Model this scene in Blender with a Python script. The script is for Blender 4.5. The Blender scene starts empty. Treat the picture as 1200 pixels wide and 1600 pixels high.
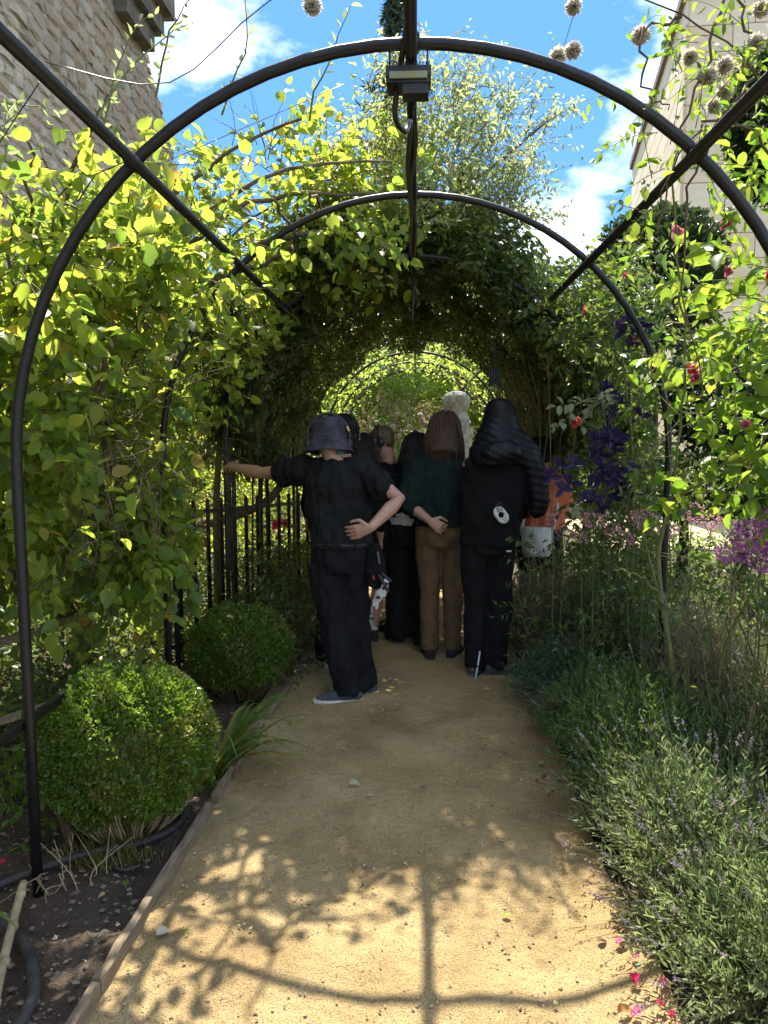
import bpy, bmesh, math, random
import numpy as np
from mathutils import Vector, Matrix, noise
R = math.radians
rng = np.random.default_rng(7); random.seed(7)
scene = bpy.context.scene
col = scene.collection

# ---------------------------------------------------------------- camera
cam_d = bpy.data.cameras.new('camera'); cam = bpy.data.objects.new('camera', cam_d); col.objects.link(cam)
cam.location = (0.04, 0, 1.58); cam.rotation_euler = (R(90-5.9), 0, R(2.48))
cam_d.sensor_fit = 'VERTICAL'; cam_d.sensor_height = 36; cam_d.lens = 36*1155/1600
cam_d.clip_start = 0.05; cam_d.clip_end = 2000
scene.camera = cam
# ---------------------------------------------------------------- world
SUN_EL, SUN_AZ = 56.0, -2.0          # degrees; azimuth from +Y towards +X
W = bpy.data.worlds.new('World'); scene.world = W; W.use_nodes = True
nt = W.node_tree; nt.nodes.clear()
def wn(t, **k):
    n = nt.nodes.new(t)
    for a, b in k.items(): setattr(n, a, b)
    return n
sky = wn('ShaderNodeTexSky', sky_type='NISHITA', sun_disc=False)
sky.sun_elevation = R(SUN_EL); sky.sun_rotation = R(SUN_AZ)
sky.air_density = 0.9; sky.dust_density = 0.1; sky.ozone_density = 4.0
tc = wn('ShaderNodeTexCoord'); mp = wn('ShaderNodeMapping'); mp.inputs['Scale'].default_value = (1, 1, 1.7)
mp.inputs['Location'].default_value = (7.21, 4.0, 8.42)
nz = wn('ShaderNodeTexNoise'); nz.inputs['Scale'].default_value = 2.6; nz.inputs['Detail'].default_value = 9; nz.inputs['Roughness'].default_value = .58
rp = wn('ShaderNodeValToRGB'); rp.color_ramp.elements[0].position = .47; rp.color_ramp.elements[1].position = .63
mx = wn('ShaderNodeMixRGB'); mx.inputs[2].default_value = (5.0, 5.0, 4.95, 1)
bg = wn('ShaderNodeBackground'); bg.inputs[1].default_value = .13
ou = wn('ShaderNodeOutputWorld')
L = nt.links.new
L(tc.outputs['Generated'], mp.inputs[0]); L(mp.outputs[0], nz.inputs[0]); L(nz.outputs[0], rp.inputs[0])
# even soft compression of the whole sky's range (camera exposure blend), slightly richer blue
bw = wn('ShaderNodeRGBToBW'); m1_ = wn('ShaderNodeMath', operation='MULTIPLY_ADD'); m1_.inputs[1].default_value = 1.0; m1_.inputs[2].default_value = 1.0
m2_ = wn('ShaderNodeMath', operation='DIVIDE'); m2_.inputs[0].default_value = 1.45
mul = wn('ShaderNodeMixRGB', blend_type='MULTIPLY'); mul.inputs[0].default_value = 1
hs_n = wn('ShaderNodeHueSaturation'); hs_n.inputs['Saturation'].default_value = 1.22
L(sky.outputs[0], bw.inputs[0]); L(bw.outputs[0], m1_.inputs[0]); L(m1_.outputs[0], m2_.inputs[1]); L(sky.outputs[0], mul.inputs[1]); L(m2_.outputs[0], mul.inputs[2]); L(mul.outputs[0], hs_n.inputs['Color'])
L(rp.outputs[0], mx.inputs[0]); L(hs_n.outputs[0], mx.inputs[1]); L(mx.outputs[0], bg.inputs[0]); L(bg.outputs[0], ou.inputs[0])
# ---------------------------------------------------------------- sun
sl = bpy.data.lights.new('sun', 'SUN'); sl.energy = 2.4; sl.angle = R(.53); sl.color = (1, .93, .80)
sun = bpy.data.objects.new('sun', sl); col.objects.link(sun)
sd = Vector((math.sin(R(SUN_AZ))*math.cos(R(SUN_EL)), math.cos(R(SUN_AZ))*math.cos(R(SUN_EL)), math.sin(R(SUN_EL))))
sun.rotation_euler = sd.to_track_quat('Z', 'Y').to_euler(); sun.location = (0, 10, 20)
scene.view_settings.view_transform = 'Standard'; scene.view_settings.look = 'None'
scene.view_settings.exposure = 2.35; scene.view_settings.gamma = 1; scene.view_settings.use_curve_mapping = False
scene.cycles.max_bounces = 8; scene.cycles.transparent_max_bounces = 4

# ================================================================ helpers
MATS = {}
def newmat(name):
    m = bpy.data.materials.new(name); m.use_nodes = True; MATS[name] = m
    n = m.node_tree.nodes; n.clear()
    o = n.new('ShaderNodeOutputMaterial')
    return m, n, m.node_tree.links.new, o
def ramp(n, cols, pos=None, interp='LINEAR'):
    r = n.new('ShaderNodeValToRGB'); e = r.color_ramp; e.interpolation = interp
    k = len(cols); pos = pos or [i/(k-1) for i in range(k)]
    while len(e.elements) < k: e.elements.new(.5)
    for i in range(k):
        e.elements[i].position = pos[i]; e.elements[i].color = (*cols[i], 1)
    return r
def mat(name, c1, c2=None, scale=8, rough=.7, bump=.3, bscale=40, metal=0, spec=.5, stretch=(1, 1, 1), detail=6, dist=.02, pos=(.35, .65)):
    """noise-mixed colour with fine relief"""
    m, n, l, o = newmat(name); c2 = c2 or tuple(c*.7 for c in c1)
    t = n.new('ShaderNodeTexCoord'); mpp = n.new('ShaderNodeMapping'); mpp.inputs['Scale'].default_value = stretch
    a = n.new('ShaderNodeTexNoise'); a.inputs['Scale'].default_value = scale; a.inputs['Detail'].default_value = detail
    r = ramp(n, [c1, c2], list(pos))
    p = n.new('ShaderNodeBsdfPrincipled'); p.inputs['Roughness'].default_value = rough; p.inputs['Metallic'].default_value = metal
    p.inputs['Specular IOR Level'].default_value = spec
    l(t.outputs['Object'], mpp.inputs[0]); l(mpp.outputs[0], a.inputs[0]); l(a.outputs[0], r.inputs[0]); l(r.outputs[0], p.inputs['Base Color'])
    if bump:
        b = n.new('ShaderNodeTexNoise'); b.inputs['Scale'].default_value = bscale; b.inputs['Detail'].default_value = 5
        bb = n.new('ShaderNodeBump'); bb.inputs['Strength'].default_value = bump; bb.inputs['Distance'].default_value = dist
        l(mpp.outputs[0], b.inputs[0]); l(b.outputs[0], bb.inputs['Height']); l(bb.outputs[0], p.inputs['Normal'])
    l(p.outputs[0], o.inputs[0]); return m
def leafmat(name, cols, trans, tf=.45, rough=.45, pos=None, spec=.4):
    m, n, l, o = newmat(name)
    a = n.new('ShaderNodeAttribute'); a.attribute_name = 'rnd'
    r = ramp(n, cols, pos); r2 = ramp(n, trans, pos)
    p = n.new('ShaderNodeBsdfPrincipled'); p.inputs['Roughness'].default_value = rough; p.inputs['Specular IOR Level'].default_value = spec
    t = n.new('ShaderNodeBsdfTranslucent'); x = n.new('ShaderNodeMixShader'); x.inputs[0].default_value = tf
    tcn = n.new('ShaderNodeTexCoord'); nzn = n.new('ShaderNodeTexNoise'); nzn.inputs['Scale'].default_value = 2.2 if 'rounded' in name else 45; nzn.inputs['Detail'].default_value = 3
    ma = n.new('ShaderNodeMath'); ma.operation = 'MULTIPLY_ADD'; ma.inputs[1].default_value = .45; ma.inputs[2].default_value = -.225; mb_ = n.new('ShaderNodeMath'); mb_.operation = 'ADD'; mb_.use_clamp = True
    l(tcn.outputs['Object'], nzn.inputs[0]); l(nzn.outputs[0], ma.inputs[0]); l(ma.outputs[0], mb_.inputs[0]); l(a.outputs['Fac'], mb_.inputs[1]); l(mb_.outputs[0], r.inputs[0]); l(mb_.outputs[0], r2.inputs[0])
    l(r.outputs[0], p.inputs['Base Color']); l(r2.outputs[0], t.inputs[0])
    l(p.outputs[0], x.inputs[1]); l(t.outputs[0], x.inputs[2]); l(x.outputs[0], o.inputs[0]); return m

def tag(o, label=None, cat=None, group=None, kind=None):
    if label: o['label'] = label
    if cat: o['category'] = cat
    if group: o['group'] = group
    if kind: o['kind'] = kind
    return o
def empty(name, loc=(0, 0, 0), label=None, cat=None, group=None):
    o = bpy.data.objects.new(name, None); o.location = loc; o.empty_display_size = .1; col.objects.link(o)
    return tag(o, label, cat, group)
def wloc(o):
    v = Vector((0, 0, 0))
    while o is not None: v += o.location; o = o.parent
    return v
def link(name, me, parent=None):
    o = bpy.data.objects.new(name, me); col.objects.link(o)
    if parent is not None: o.parent = parent
    return o

class MB:
    """collects geometry given in world coordinates"""
    def __init__(s): s.v = []; s.f = []; s.sm = []
    def add(s, vs, fs, smooth=True):
        b = len(s.v); s.v += [tuple(v) for v in vs]; s.f += [tuple(i+b for i in f) for f in fs]; s.sm += [smooth]*len(fs)
    def box(s, c, size, rz=0, M=None, taper=1):
        x, y, z = [d/2 for d in size]; vs = []
        for k in (-1, 1):
            q = taper if k > 0 else 1
            for (i, j) in ((-1, -1), (1, -1), (1, 1), (-1, 1)): vs.append(Vector((i*x*q, j*y*q, k*z)))
        m = M if M is not None else Matrix.Rotation(rz, 3, 'Z')
        s.add([m @ v + Vector(c) for v in vs], [(0, 3, 2, 1), (4, 5, 6, 7), (0, 1, 5, 4), (1, 2, 6, 5), (2, 3, 7, 6), (3, 0, 4, 7)], False)
    def beam(s, a, b, w, h):
        a, b = Vector(a), Vector(b); d = (b-a); l = d.length; d.normalize()
        sx = d.cross(Vector((0, 0, 1)))
        if sx.length < 1e-4: sx = Vector((1, 0, 0))
        sx.normalize(); up = sx.cross(d)
        M = Matrix((sx, d, up)).transposed(); s.box((a+b)/2, (w, l, h), M=M)
    def tube(s, pts, r, seg=8, cap=True):
        pts = [Vector(p) for p in pts]; n = len(pts); rr = r if hasattr(r, '__len__') else [r]*n
        t0 = (pts[1]-pts[0]).normalized(); ref = Vector((0, 0, 1)) if abs(t0.z) < .9 else Vector((1, 0, 0))
        ax = t0.cross(ref).normalized(); vs = []; fs = []
        for i, p in enumerate(pts):
            t = (pts[min(i+1, n-1)]-pts[max(i-1, 0)]).normalized()
            ax = (ax - t*ax.dot(t)).normalized(); ay = t.cross(ax)
            for k in range(seg):
                an = 2*math.pi*k/seg; vs.append(p+(ax*math.cos(an)+ay*math.sin(an))*rr[i])
        for i in range(n-1):
            for k in range(seg):
                k2 = (k+1) % seg; fs.append((i*seg+k, i*seg+k2, (i+1)*seg+k2, (i+1)*seg+k))
        if cap: fs.append(tuple(range(seg-1, -1, -1))); fs.append(tuple((n-1)*seg+k for k in range(seg)))
        s.add(vs, fs)
    def loft(s, rings, seg=14):
        """rings: (centre, vecA, vecB) ellipses; closed by domed ends"""
        vs = []; fs = []; R_ = list(rings)
        for (c, a, b) in R_:
            for k in range(seg):
                an = 2*math.pi*k/seg; vs.append(Vector(c)+Vector(a)*math.cos(an)+Vector(b)*math.sin(an))
        n = len(R_)
        for i in range(n-1):
            for k in range(seg):
                k2 = (k+1) % seg; fs.append((i*seg+k, i*seg+k2, (i+1)*seg+k2, (i+1)*seg+k))
        fs.append(tuple(range(seg-1, -1, -1))); fs.append(tuple((n-1)*seg+k for k in range(seg)))
        s.add(vs, fs)
    def limb(s, pts, rad, seg=12, flat=1.0, ref=(1, 0, 0), dome=True):
        pts = [Vector(p) for p in pts]; n = len(pts); rad = list(rad)
        rings = []
        def fr(i):
            t = (pts[min(i+1, n-1)]-pts[max(i-1, 0)]).normalized(); a = Vector(ref); a = a-t*a.dot(t)
            if a.length < 1e-3: a = t.orthogonal()
            a.normalize(); return t, a, t.cross(a)
        t, a, b = fr(0); r = rad[0]
        if dome:
            for q, k in ((-.95, .3), (-.6, .8)): rings.append((pts[0]+t*r*q*.9, a*r*k, b*r*k*flat))
        for i in range(n):
            t, a, b = fr(i); rings.append((pts[i], a*rad[i], b*rad[i]*flat))
        t, a, b = fr(n-1); r = rad[-1]
        if dome:
            for q, k in ((.6, .8), (.95, .3)): rings.append((pts[-1]+t*r*q*.9, a*r*k, b*r*k*flat))
        s.loft(rings, seg)
    def ball(s, c, r, seg=10, rings=7, M=None):
        rx, ry, rz = r if hasattr(r, '__len__') else (r, r, r); vs = []; fs = []
        for i in range(rings+1):
            ph = math.pi*i/rings
            for k in range(seg):
                th = 2*math.pi*k/seg; v = Vector((rx*math.sin(ph)*math.cos(th), ry*math.sin(ph)*math.sin(th), rz*math.cos(ph)))
                vs.append((M @ v if M is not None else v)+Vector(c))
        for i in range(rings):
            for k in range(seg):
                k2 = (k+1) % seg; fs.append((i*seg+k, (i+1)*seg+k, (i+1)*seg+k2, i*seg+k2))
        s.add(vs, fs)
    def lathe(s, c, prof, seg=20, M=None, closed=False):
        vs = []; fs = []; n = len(prof)
        for (r, z) in prof:
            for k in range(seg):
                an = 2*math.pi*k/seg; v = Vector((r*math.cos(an), r*math.sin(an), z)); vs.append((M @ v if M is not None else v)+Vector(c))
        for i in range(n-1):
            for k in range(seg):
                k2 = (k+1) % seg; fs.append((i*seg+k, i*seg+k2, (i+1)*seg+k2, (i+1)*seg+k))
        s.add(vs, fs)
    def mesh(s, name, off=Vector((0, 0, 0))):
        me = bpy.data.meshes.new(name); me.from_pydata([tuple(Vector(v)-off) for v in s.v], [], s.f); me.polygons.foreach_set('use_smooth', s.sm); me.update(); return me
    def build(s, name, m, parent=None):
        off = wloc(parent) if parent is not None else Vector((0, 0, 0))
        me = s.mesh(name, off); me.materials.append(m); return link(name, me, parent)
    def thing(s, name, m, label, cat, group=None):
        """top-level one-mesh thing with its origin at its base"""
        a = np.array(s.v); lo, hi = a.min(0), a.max(0); off = Vector(((lo[0]+hi[0])/2, (lo[1]+hi[1])/2, lo[2]))
        me = s.mesh(name, off); me.materials.append(m); o = link(name, me); o.location = off; return tag(o, label, cat, group)

def remesh(o, voxel, smooth=4, fac=.5):
    md = o.modifiers.new('r', 'REMESH'); md.mode = 'VOXEL'; md.voxel_size = voxel; md.use_smooth_shade = True
    sm = o.modifiers.new('s', 'SMOOTH'); sm.iterations = smooth; sm.factor = fac
    dg = bpy.context.evaluated_depsgraph_get(); dg.update()
    me = bpy.data.meshes.new_from_object(o.evaluated_get(dg))
    old = o.data; mats_ = list(old.materials); o.modifiers.clear(); o.data = me
    if not me.materials:
        for q in mats_: me.materials.append(q)
    bpy.data.meshes.remove(old); me.polygons.foreach_set('use_smooth', [True]*len(me.polygons)); return o
def wrinkle(o, amp, fr=(14, 14, 6), fn=None):
    me = o.data; n = len(me.vertices); co = np.empty(n*3); me.vertices.foreach_get('co', co); co = co.reshape(-1, 3)
    no = np.empty(n*3); me.vertices.foreach_get('normal', no); no = no.reshape(-1, 3)
    if fn is None:
        d = np.array([noise.fractal(Vector((c[0]*fr[0], c[1]*fr[1], c[2]*fr[2])), 1.0, 2.0, 3) for c in co])*amp
    else: d = fn(co)*amp
    co = co+no*d[:, None]; me.vertices.foreach_set('co', co.ravel()); me.update()

# ---- leaves -----------------------------------------------------------------
def T(v, f): return np.array(v, float), f
TEMPL = {
 'diamond': T([(0, 0, 0), (.5, .45, .12), (0, 1, -.06), (-.5, .45, .12)], [(0, 1, 2), (0, 2, 3)]),
 'leaf': T([(0, 0, 0), (.40, .27, .10), (.40, .62, .08), (0, 1, -.12), (-.40, .62, .08), (-.40, .27, .10)], [(0, 1, 2, 3), (0, 3, 4, 5)]),
 'round': T([(0, 0, 0), (.36, .14, .10), (.5, .44, .13), (.33, .77, .02), (0, 1, -.20), (-.33, .77, .02), (-.5, .44, .13), (-.36, .14, .10), (0, .46, -.03)],
            [(0, 1, 2, 8), (8, 2, 3, 4), (0, 8, 6, 7), (8, 4, 5, 6)]),
 'blade': T([(-.5, 0, 0), (.5, 0, 0), (.45, .55, .03), (0, 1, -.05), (-.45, .55, .03)], [(0, 1, 2, 3, 4)]),
}
def unit(a): return a/np.maximum(np.linalg.norm(a, axis=1, keepdims=True), 1e-9)
def cloud_mesh(name, P, D, N, Ln, Wd, tmpl, m, off, rnd):
    v, f = TEMPL[tmpl]; k = len(v); n = len(P)
    D = unit(D); S = unit(np.cross(D, N)); N = np.cross(S, D)
    V = (P[:, None, :]+S[:, None, :]*(v[None, :, 0, None]*Wd[:, None, None])+D[:, None, :]*(v[None, :, 1, None]*Ln[:, None, None])+N[:, None, :]*(v[None, :, 2, None]*Ln[:, None, None]))
    V = V.reshape(-1, 3)-np.array(off)[None]
    fl = np.concatenate([np.array(q) for q in f]); fs = np.array([len(q) for q in f])
    loops = (fl[None]+(np.arange(n)*k)[:, None]).ravel(); sizes = np.tile(fs, n); starts = np.concatenate([[0], np.cumsum(sizes)[:-1]])
    me = bpy.data.meshes.new(name); me.vertices.add(len(V)); me.vertices.foreach_set('co', V.ravel())
    me.loops.add(len(loops)); me.loops.foreach_set('vertex_index', loops.astype(np.int32))
    me.polygons.add(len(sizes)); me.polygons.foreach_set('loop_start', starts.astype(np.int32)); me.polygons.foreach_set('loop_total', sizes.astype(np.int32))
    me.update(calc_edges=True)
    at = me.attributes.new('rnd', 'FLOAT', 'FACE'); at.data.foreach_set('value', np.repeat(rnd, len(f)).astype(np.float32))
    me.materials.append(m); return me
CAMP = np.array((.04, 0, 1.58))
def in_frame(P):
    q = P-CAMP; w = R(-2.48); c, s_ = math.cos(w), math.sin(w)
    x = c*q[:, 0]-s_*q[:, 1]; y = s_*q[:, 0]+c*q[:, 1]; p = R(5.9)
    z = y*math.cos(p)-q[:, 2]*math.sin(p); u = y*math.sin(p)+q[:, 2]*math.cos(p)
    ok = (z > .2) & (np.abs(x/np.maximum(z, .2)) < 600/1155) & (np.abs(u/np.maximum(z, .2)) < 800/1155)
    return ok, z
def leaves(parent, P, D, N, Ln, Wd, tmpl, m, n_parts=0, rnd=None, name='leaf', rest='foliage'):
    """the n_parts leaves that show largest become objects of their own, the rest one part"""
    n = len(P); rnd = rng.random(n) if rnd is None else rnd; off = wloc(parent)
    if n_parts:
        ok, z = in_frame(P); sc = np.where(ok, Ln*Wd/np.maximum(z, .2)**2, 0)
        D_ = unit(D); S = unit(np.cross(D_, N)); N_ = np.cross(S, D_)
        idx = np.argsort(-sc)[:n_parts]; idx = idx[sc[idx] > 0]
        vs = [cloud_mesh(name, np.zeros((1, 3)), np.array([[0, 1., 0]]), np.array([[0, 0, 1.]]), np.ones(1), np.ones(1), tmpl, m, (0, 0, 0), np.array([q])) for q in np.linspace(.04, .96, 8)]
        for i in idx:
            o = link(name, vs[min(7, int(rnd[i]*8))], parent); p = P[i]-np.array(off)
            M = Matrix(((S[i][0]*Wd[i], D_[i][0]*Ln[i], N_[i][0]*Ln[i], p[0]), (S[i][1]*Wd[i], D_[i][1]*Ln[i], N_[i][1]*Ln[i], p[1]), (S[i][2]*Wd[i], D_[i][2]*Ln[i], N_[i][2]*Ln[i], p[2]), (0, 0, 0, 1)))
            o.matrix_local = M
        keep = np.ones(n, bool); keep[idx] = False
        P, D, N, Ln, Wd, rnd = P[keep], D[keep], N[keep], Ln[keep], Wd[keep], rnd[keep]
    if not len(P): return None
    o = link(rest, cloud_mesh(rest, P, D, N, Ln, Wd, tmpl, m, off, rnd), parent); o['kind'] = 'stuff'; return o
def in_ellipsoids(vols, n, shell=.0):
    w = np.array([v[6] if len(v) > 6 else v[3]*v[4]*v[5] for v in vols]); w = w/w.sum(); ch = rng.choice(len(vols), n, p=w)
    d = unit(rng.normal(size=(n, 3))); r = (shell+(1-shell)*rng.random(n))**(1/3)
    a = np.array([v[:6] for v in vols])[ch]; return a[:, :3]+d*a[:, 3:6]*r[:, None], d*a[:, 3:6]
def twigs(P0, D0, nl, step, spread=1.0, droop=.15, up=.6):
    """curved twigs from P0 along D0 with nl alternating leaves: returns leaf P, D, N and the twig polylines"""
    n = len(P0); D = unit(D0); p = P0.copy(); Ps = []; Ds = []; Ns = []; lines = [p.copy()]
    for k in range(nl):
        D = unit(D+rng.normal(size=(n, 3))*.16+np.array([0, 0, -droop*.3])); p = p+D*step[:, None]
        a = unit(np.cross(D, rng.normal(size=(n, 3)))); sgn = 1 if k % 2 else -1
        ld = unit(D*.55+a*spread*sgn+np.array([0, 0, -droop])); ln = unit(np.array([0, 0, up])+rng.normal(size=(n, 3))*.55)
        Ps.append(p.copy()); Ds.append(ld); Ns.append(ln); lines.append(p.copy())
    return np.concatenate(Ps), np.concatenate(Ds), np.concatenate(Ns), np.stack(lines, 1)
def add_lines(mb, lines, r, seg=3, stride=2):
    for l in lines:
        q = [l[0]]+[l[i] for i in range(stride, len(l), stride)]
        n = len(q); mb.tube([Vector(t) for t in q], [r*(1-.75*i/(n-1)) for i in range(n)], seg, False)
def curve_pts(pts, n=14):
    pts = [Vector(p) for p in pts]; out = []; m = len(pts)
    for i in range(m-1):
        p0, p1, p2, p3 = pts[max(i-1, 0)], pts[i], pts[i+1], pts[min(i+2, m-1)]
        k = max(2, n//(m-1))
        for j in range(k):
            t = j/k; out.append(.5*((2*p1)+(p2-p0)*t+(2*p0-5*p1+4*p2-p3)*t*t+(3*p1-p0-3*p2+p3)*t**3))
    out.append(pts[-1]); return out
def stem(mb, pts, r0, r1, seg=6, n=14, wob=0.0):
    q = curve_pts(pts, n); k = len(q)
    if wob: q = [p+Vector((random.gauss(0, wob), random.gauss(0, wob), random.gauss(0, wob))) if 0 < i < k-1 else p for i, p in enumerate(q)]
    mb.tube(q, [r0+(r1-r0)*i/(k-1) for i in range(k)], seg); return q

# ================================================================ materials
def sandmat(name, c, fine=(.30, .20, .09)):
    m, n, l, o = newmat(name); t = n.new('ShaderNodeTexCoord')
    a = n.new('ShaderNodeTexNoise'); a.inputs['Scale'].default_value = 2.2; a.inputs['Detail'].default_value = 8; a.inputs['Roughness'].default_value = .65
    r = ramp(n, c, [.3, .5, .72])
    g = n.new('ShaderNodeTexNoise'); g.inputs['Scale'].default_value = 190; g.inputs['Detail'].default_value = 3
    gr = ramp(n, [(.45, .42, .4), (1, 1, 1), (1.25, 1.2, 1.1)], [.32, .5, .75])
    v = n.new('ShaderNodeTexVoronoi'); v.inputs['Scale'].default_value = 75
    vr = ramp(n, [(.5, .5, .5), (1, 1, 1)], [.0, .16])
    x = n.new('ShaderNodeMixRGB'); x.blend_type = 'MULTIPLY'; x.inputs[0].default_value = .8
    x2 = n.new('ShaderNodeMixRGB'); x2.blend_type = 'MULTIPLY'; x2.inputs[0].default_value = .35
    p = n.new('ShaderNodeBsdfPrincipled'); p.inputs['Roughness'].default_value = .95; p.inputs['Specular IOR Level'].default_value = .15
    b = n.new('ShaderNodeBump'); b.inputs['Strength'].default_value = .9; b.inputs['Distance'].default_value = .007
    b2 = n.new('ShaderNodeBump'); b2.inputs['Strength'].default_value = .7; b2.inputs['Distance'].default_value = .02
    h = n.new('ShaderNodeTexNoise'); h.inputs['Scale'].default_value = 28; h.inputs['Detail'].default_value = 6
    for q in (a, g, v, h): l(t.outputs['Object'], q.inputs[0])
    l(a.outputs[0], r.inputs[0]); l(g.outputs[0], gr.inputs[0]); l(v.outputs['Distance'], vr.inputs[0])
    l(r.outputs[0], x.inputs[1]); l(gr.outputs[0], x.inputs[2]); l(x.outputs[0], x2.inputs[1]); l(vr.outputs[0], x2.inputs[2]); l(x2.outputs[0], p.inputs['Base Color'])
    l(h.outputs[0], b2.inputs['Height']); l(g.outputs[0], b.inputs['Height']); l(b2.outputs[0], b.inputs['Normal']); l(b.outputs[0], p.inputs['Normal']); l(p.outputs[0], o.inputs[0]); return m
M_sand = sandmat('golden_sand', [(.25, .172, .082), (.37, .268, .132), (.485, .365, .195)])
M_terr = sandmat('pale_terrace', [(.40, .31, .18), (.52, .42, .27), (.6, .5, .34)])
M_soil = sandmat('dark_soil', [(.045, .034, .025), (.085, .064, .046), (.15, .115, .083)])
M_ground = mat('earth', (.10, .085, .045), (.06, .065, .025), 1.5, .95, .6, 12)
M_iron = mat('black_painted_iron', (.007, .007, .009), (.013, .012, .012), 30, .42, .25, 90, 0, .45, dist=.004)
M_wood = mat('weathered_timber', (.30, .225, .14), (.17, .125, .08), 9, .85, .8, 30, stretch=(8, 1, 8), dist=.01)
M_bark = mat('greenish_brown_bark', (.20, .155, .09), (.085, .065, .04), 14, .9, .9, 30, stretch=(1, 1, .4), dist=.02)
M_bark2 = mat('dark_bark', (.085, .06, .04), (.035, .026, .02), 18, .9, .9, 40, dist=.01)
M_stem = mat('green_stem', (.19, .21, .06), (.12, .14, .045), 20, .55, .2, 60)
M_twig = mat('brown_twig', (.16, .11, .06), (.08, .055, .03), 20, .8, .4, 60)
M_dry = mat('dry_straw_stem', (.42, .33, .19), (.26, .19, .10), 20, .85, .3, 60)
M_wire = mat('galvanised_wire', (.10, .10, .10), (.06, .06, .06), 30, .45, 0, 30, .6)
M_stone = [mat('rubble_stone_%s' % k, a, b, 7, .92, .9, 16, dist=.03, pos=(.3, .7)) for k, a, b in
           (('grey', (.45, .385, .30), (.33, .28, .215)), ('buff', (.50, .41, .295), (.38, .305, .215)), ('pale', (.55, .485, .385), (.45, .39, .305)), ('rust', (.46, .345, .235), (.34, .26, .18)))]
M_mortar = mat('lime_mortar', (.45, .385, .30), (.32, .27, .21), 5, .95, 1, 18, dist=.04)
M_corb = mat('dark_corbel_stone', (.20, .17, .14), (.09, .08, .07), 5, .95, 1, 18, dist=.03)  # darker grey-brown tone over the whole corbel
M_ash = [mat('cream_ashlar_%s' % k, a, b, 3, .85, .25, 25, dist=.008) for k, a, b in (('light', (.85, .72, .50), (.80, .67, .45)), ('warm', (.83, .69, .46), (.78, .63, .42)), ('pale', (.87, .76, .56), (.82, .70, .50)))]
M_eave = mat('brown_eave_board', (.25, .18, .11), (.17, .12, .08), 10, .7, .2)
M_roof = mat('brown_roof', (.16, .11, .08), (.10, .075, .06), 8, .9, .6)
M_plastic = mat('black_plastic', (.013, .013, .014), (.02, .02, .021), 20, .42, .12, 80)
M_rubber = mat('dusty_black_hose', (.02, .02, .02), (.055, .048, .04), 14, .65, .2, 60)

# ================================================================ setting
def sheet(name, x0, x1, y0, y1, step, z, amp, m, fr=3., edge=None, dents=None):
    xs = np.arange(x0, x1+step/2, step); ys = np.arange(y0, y1+step/2, step); vs = []; fs = []
    for y in ys:
        for x in xs:
            u = (x-x0)/(x1-x0); e = 0
            if edge: e = edge(y, u)
            vs.append((x+e, y, z+amp*noise.fractal(Vector((x*fr, y*fr, 1.7+z*9)), 1, 2, 4)))
    n = len(xs)
    if dents is not None:
        V_ = np.array(vs)
        for (px, py, a, ln, dp) in dents:
            c, q = math.cos(a), math.sin(a); u = (V_[:, 0]-px)*c+(V_[:, 1]-py)*q; w = -(V_[:, 0]-px)*q+(V_[:, 1]-py)*c; d2 = (u/(ln*.42))**2+(w/ln)**2
            V_[:, 2] += dp*np.where(d2 < 1, -(1-d2), np.where(d2 < 2.2, .35*(d2-1)*(2.2-d2), 0))
        vs = V_.tolist()
    for j in range(len(ys)-1):
        for i in range(n-1): fs.append((j*n+i, j*n+i+1, (j+1)*n+i+1, (j+1)*n+i))
    b = MB(); b.add(vs, fs); o = b.build(name, m); o['kind'] = 'structure'; return o
g = MB(); g.add([(-300, -300, 0), (300, -300, 0), (300, 300, 0), (-300, 300, 0)], [(0, 1, 2, 3)], False); g.build('ground', M_ground)['kind'] = 'structure'
def pedge(y, u):
    w = .05*noise.noise(Vector((0, y*1.3, 3)))+.03*noise.noise(Vector((0, y*5, 9)))
    return (w if u > .9 else 0)
dn = [(random.uniform(-.7, .65), 1.3+6*random.random()**1.3, random.gauss(0, .35), random.uniform(.10, .15), random.uniform(.003, .009)) for _ in range(150)]
sheet('path', -.85, .76, -.4, 7, .025, .036, .016, M_sand, 3.2, pedge, dn)
sheet('path', -.85, .76, 7, 13, .06, .036, .016, M_sand, 3.2, pedge)
sheet('flower_bed', -3.3, -.845, .6, 9, .06, .03, .035, M_soil, 5)
sheet('flower_bed', .70, 3.6, .6, 9.5, .06, .012, .03, M_soil, 5)
t_ = MB(); t_.add([(2.6, 10.2, .03), (16, 10.2, .03), (16, 13.8, .03), (2.6, 13.8, .03)], [(0, 1, 2, 3)], False); t_.build('terrace', M_terr)['kind'] = 'structure'
t_ = MB(); t_.add([(-2.2, 12.9, .016), (1.6, 12.9, .016), (1.6, 14.2, .016), (-2.2, 14.2, .016)], [(0, 1, 2, 3)], False); t_.build('path', M_sand)['kind'] = 'structure'

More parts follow.
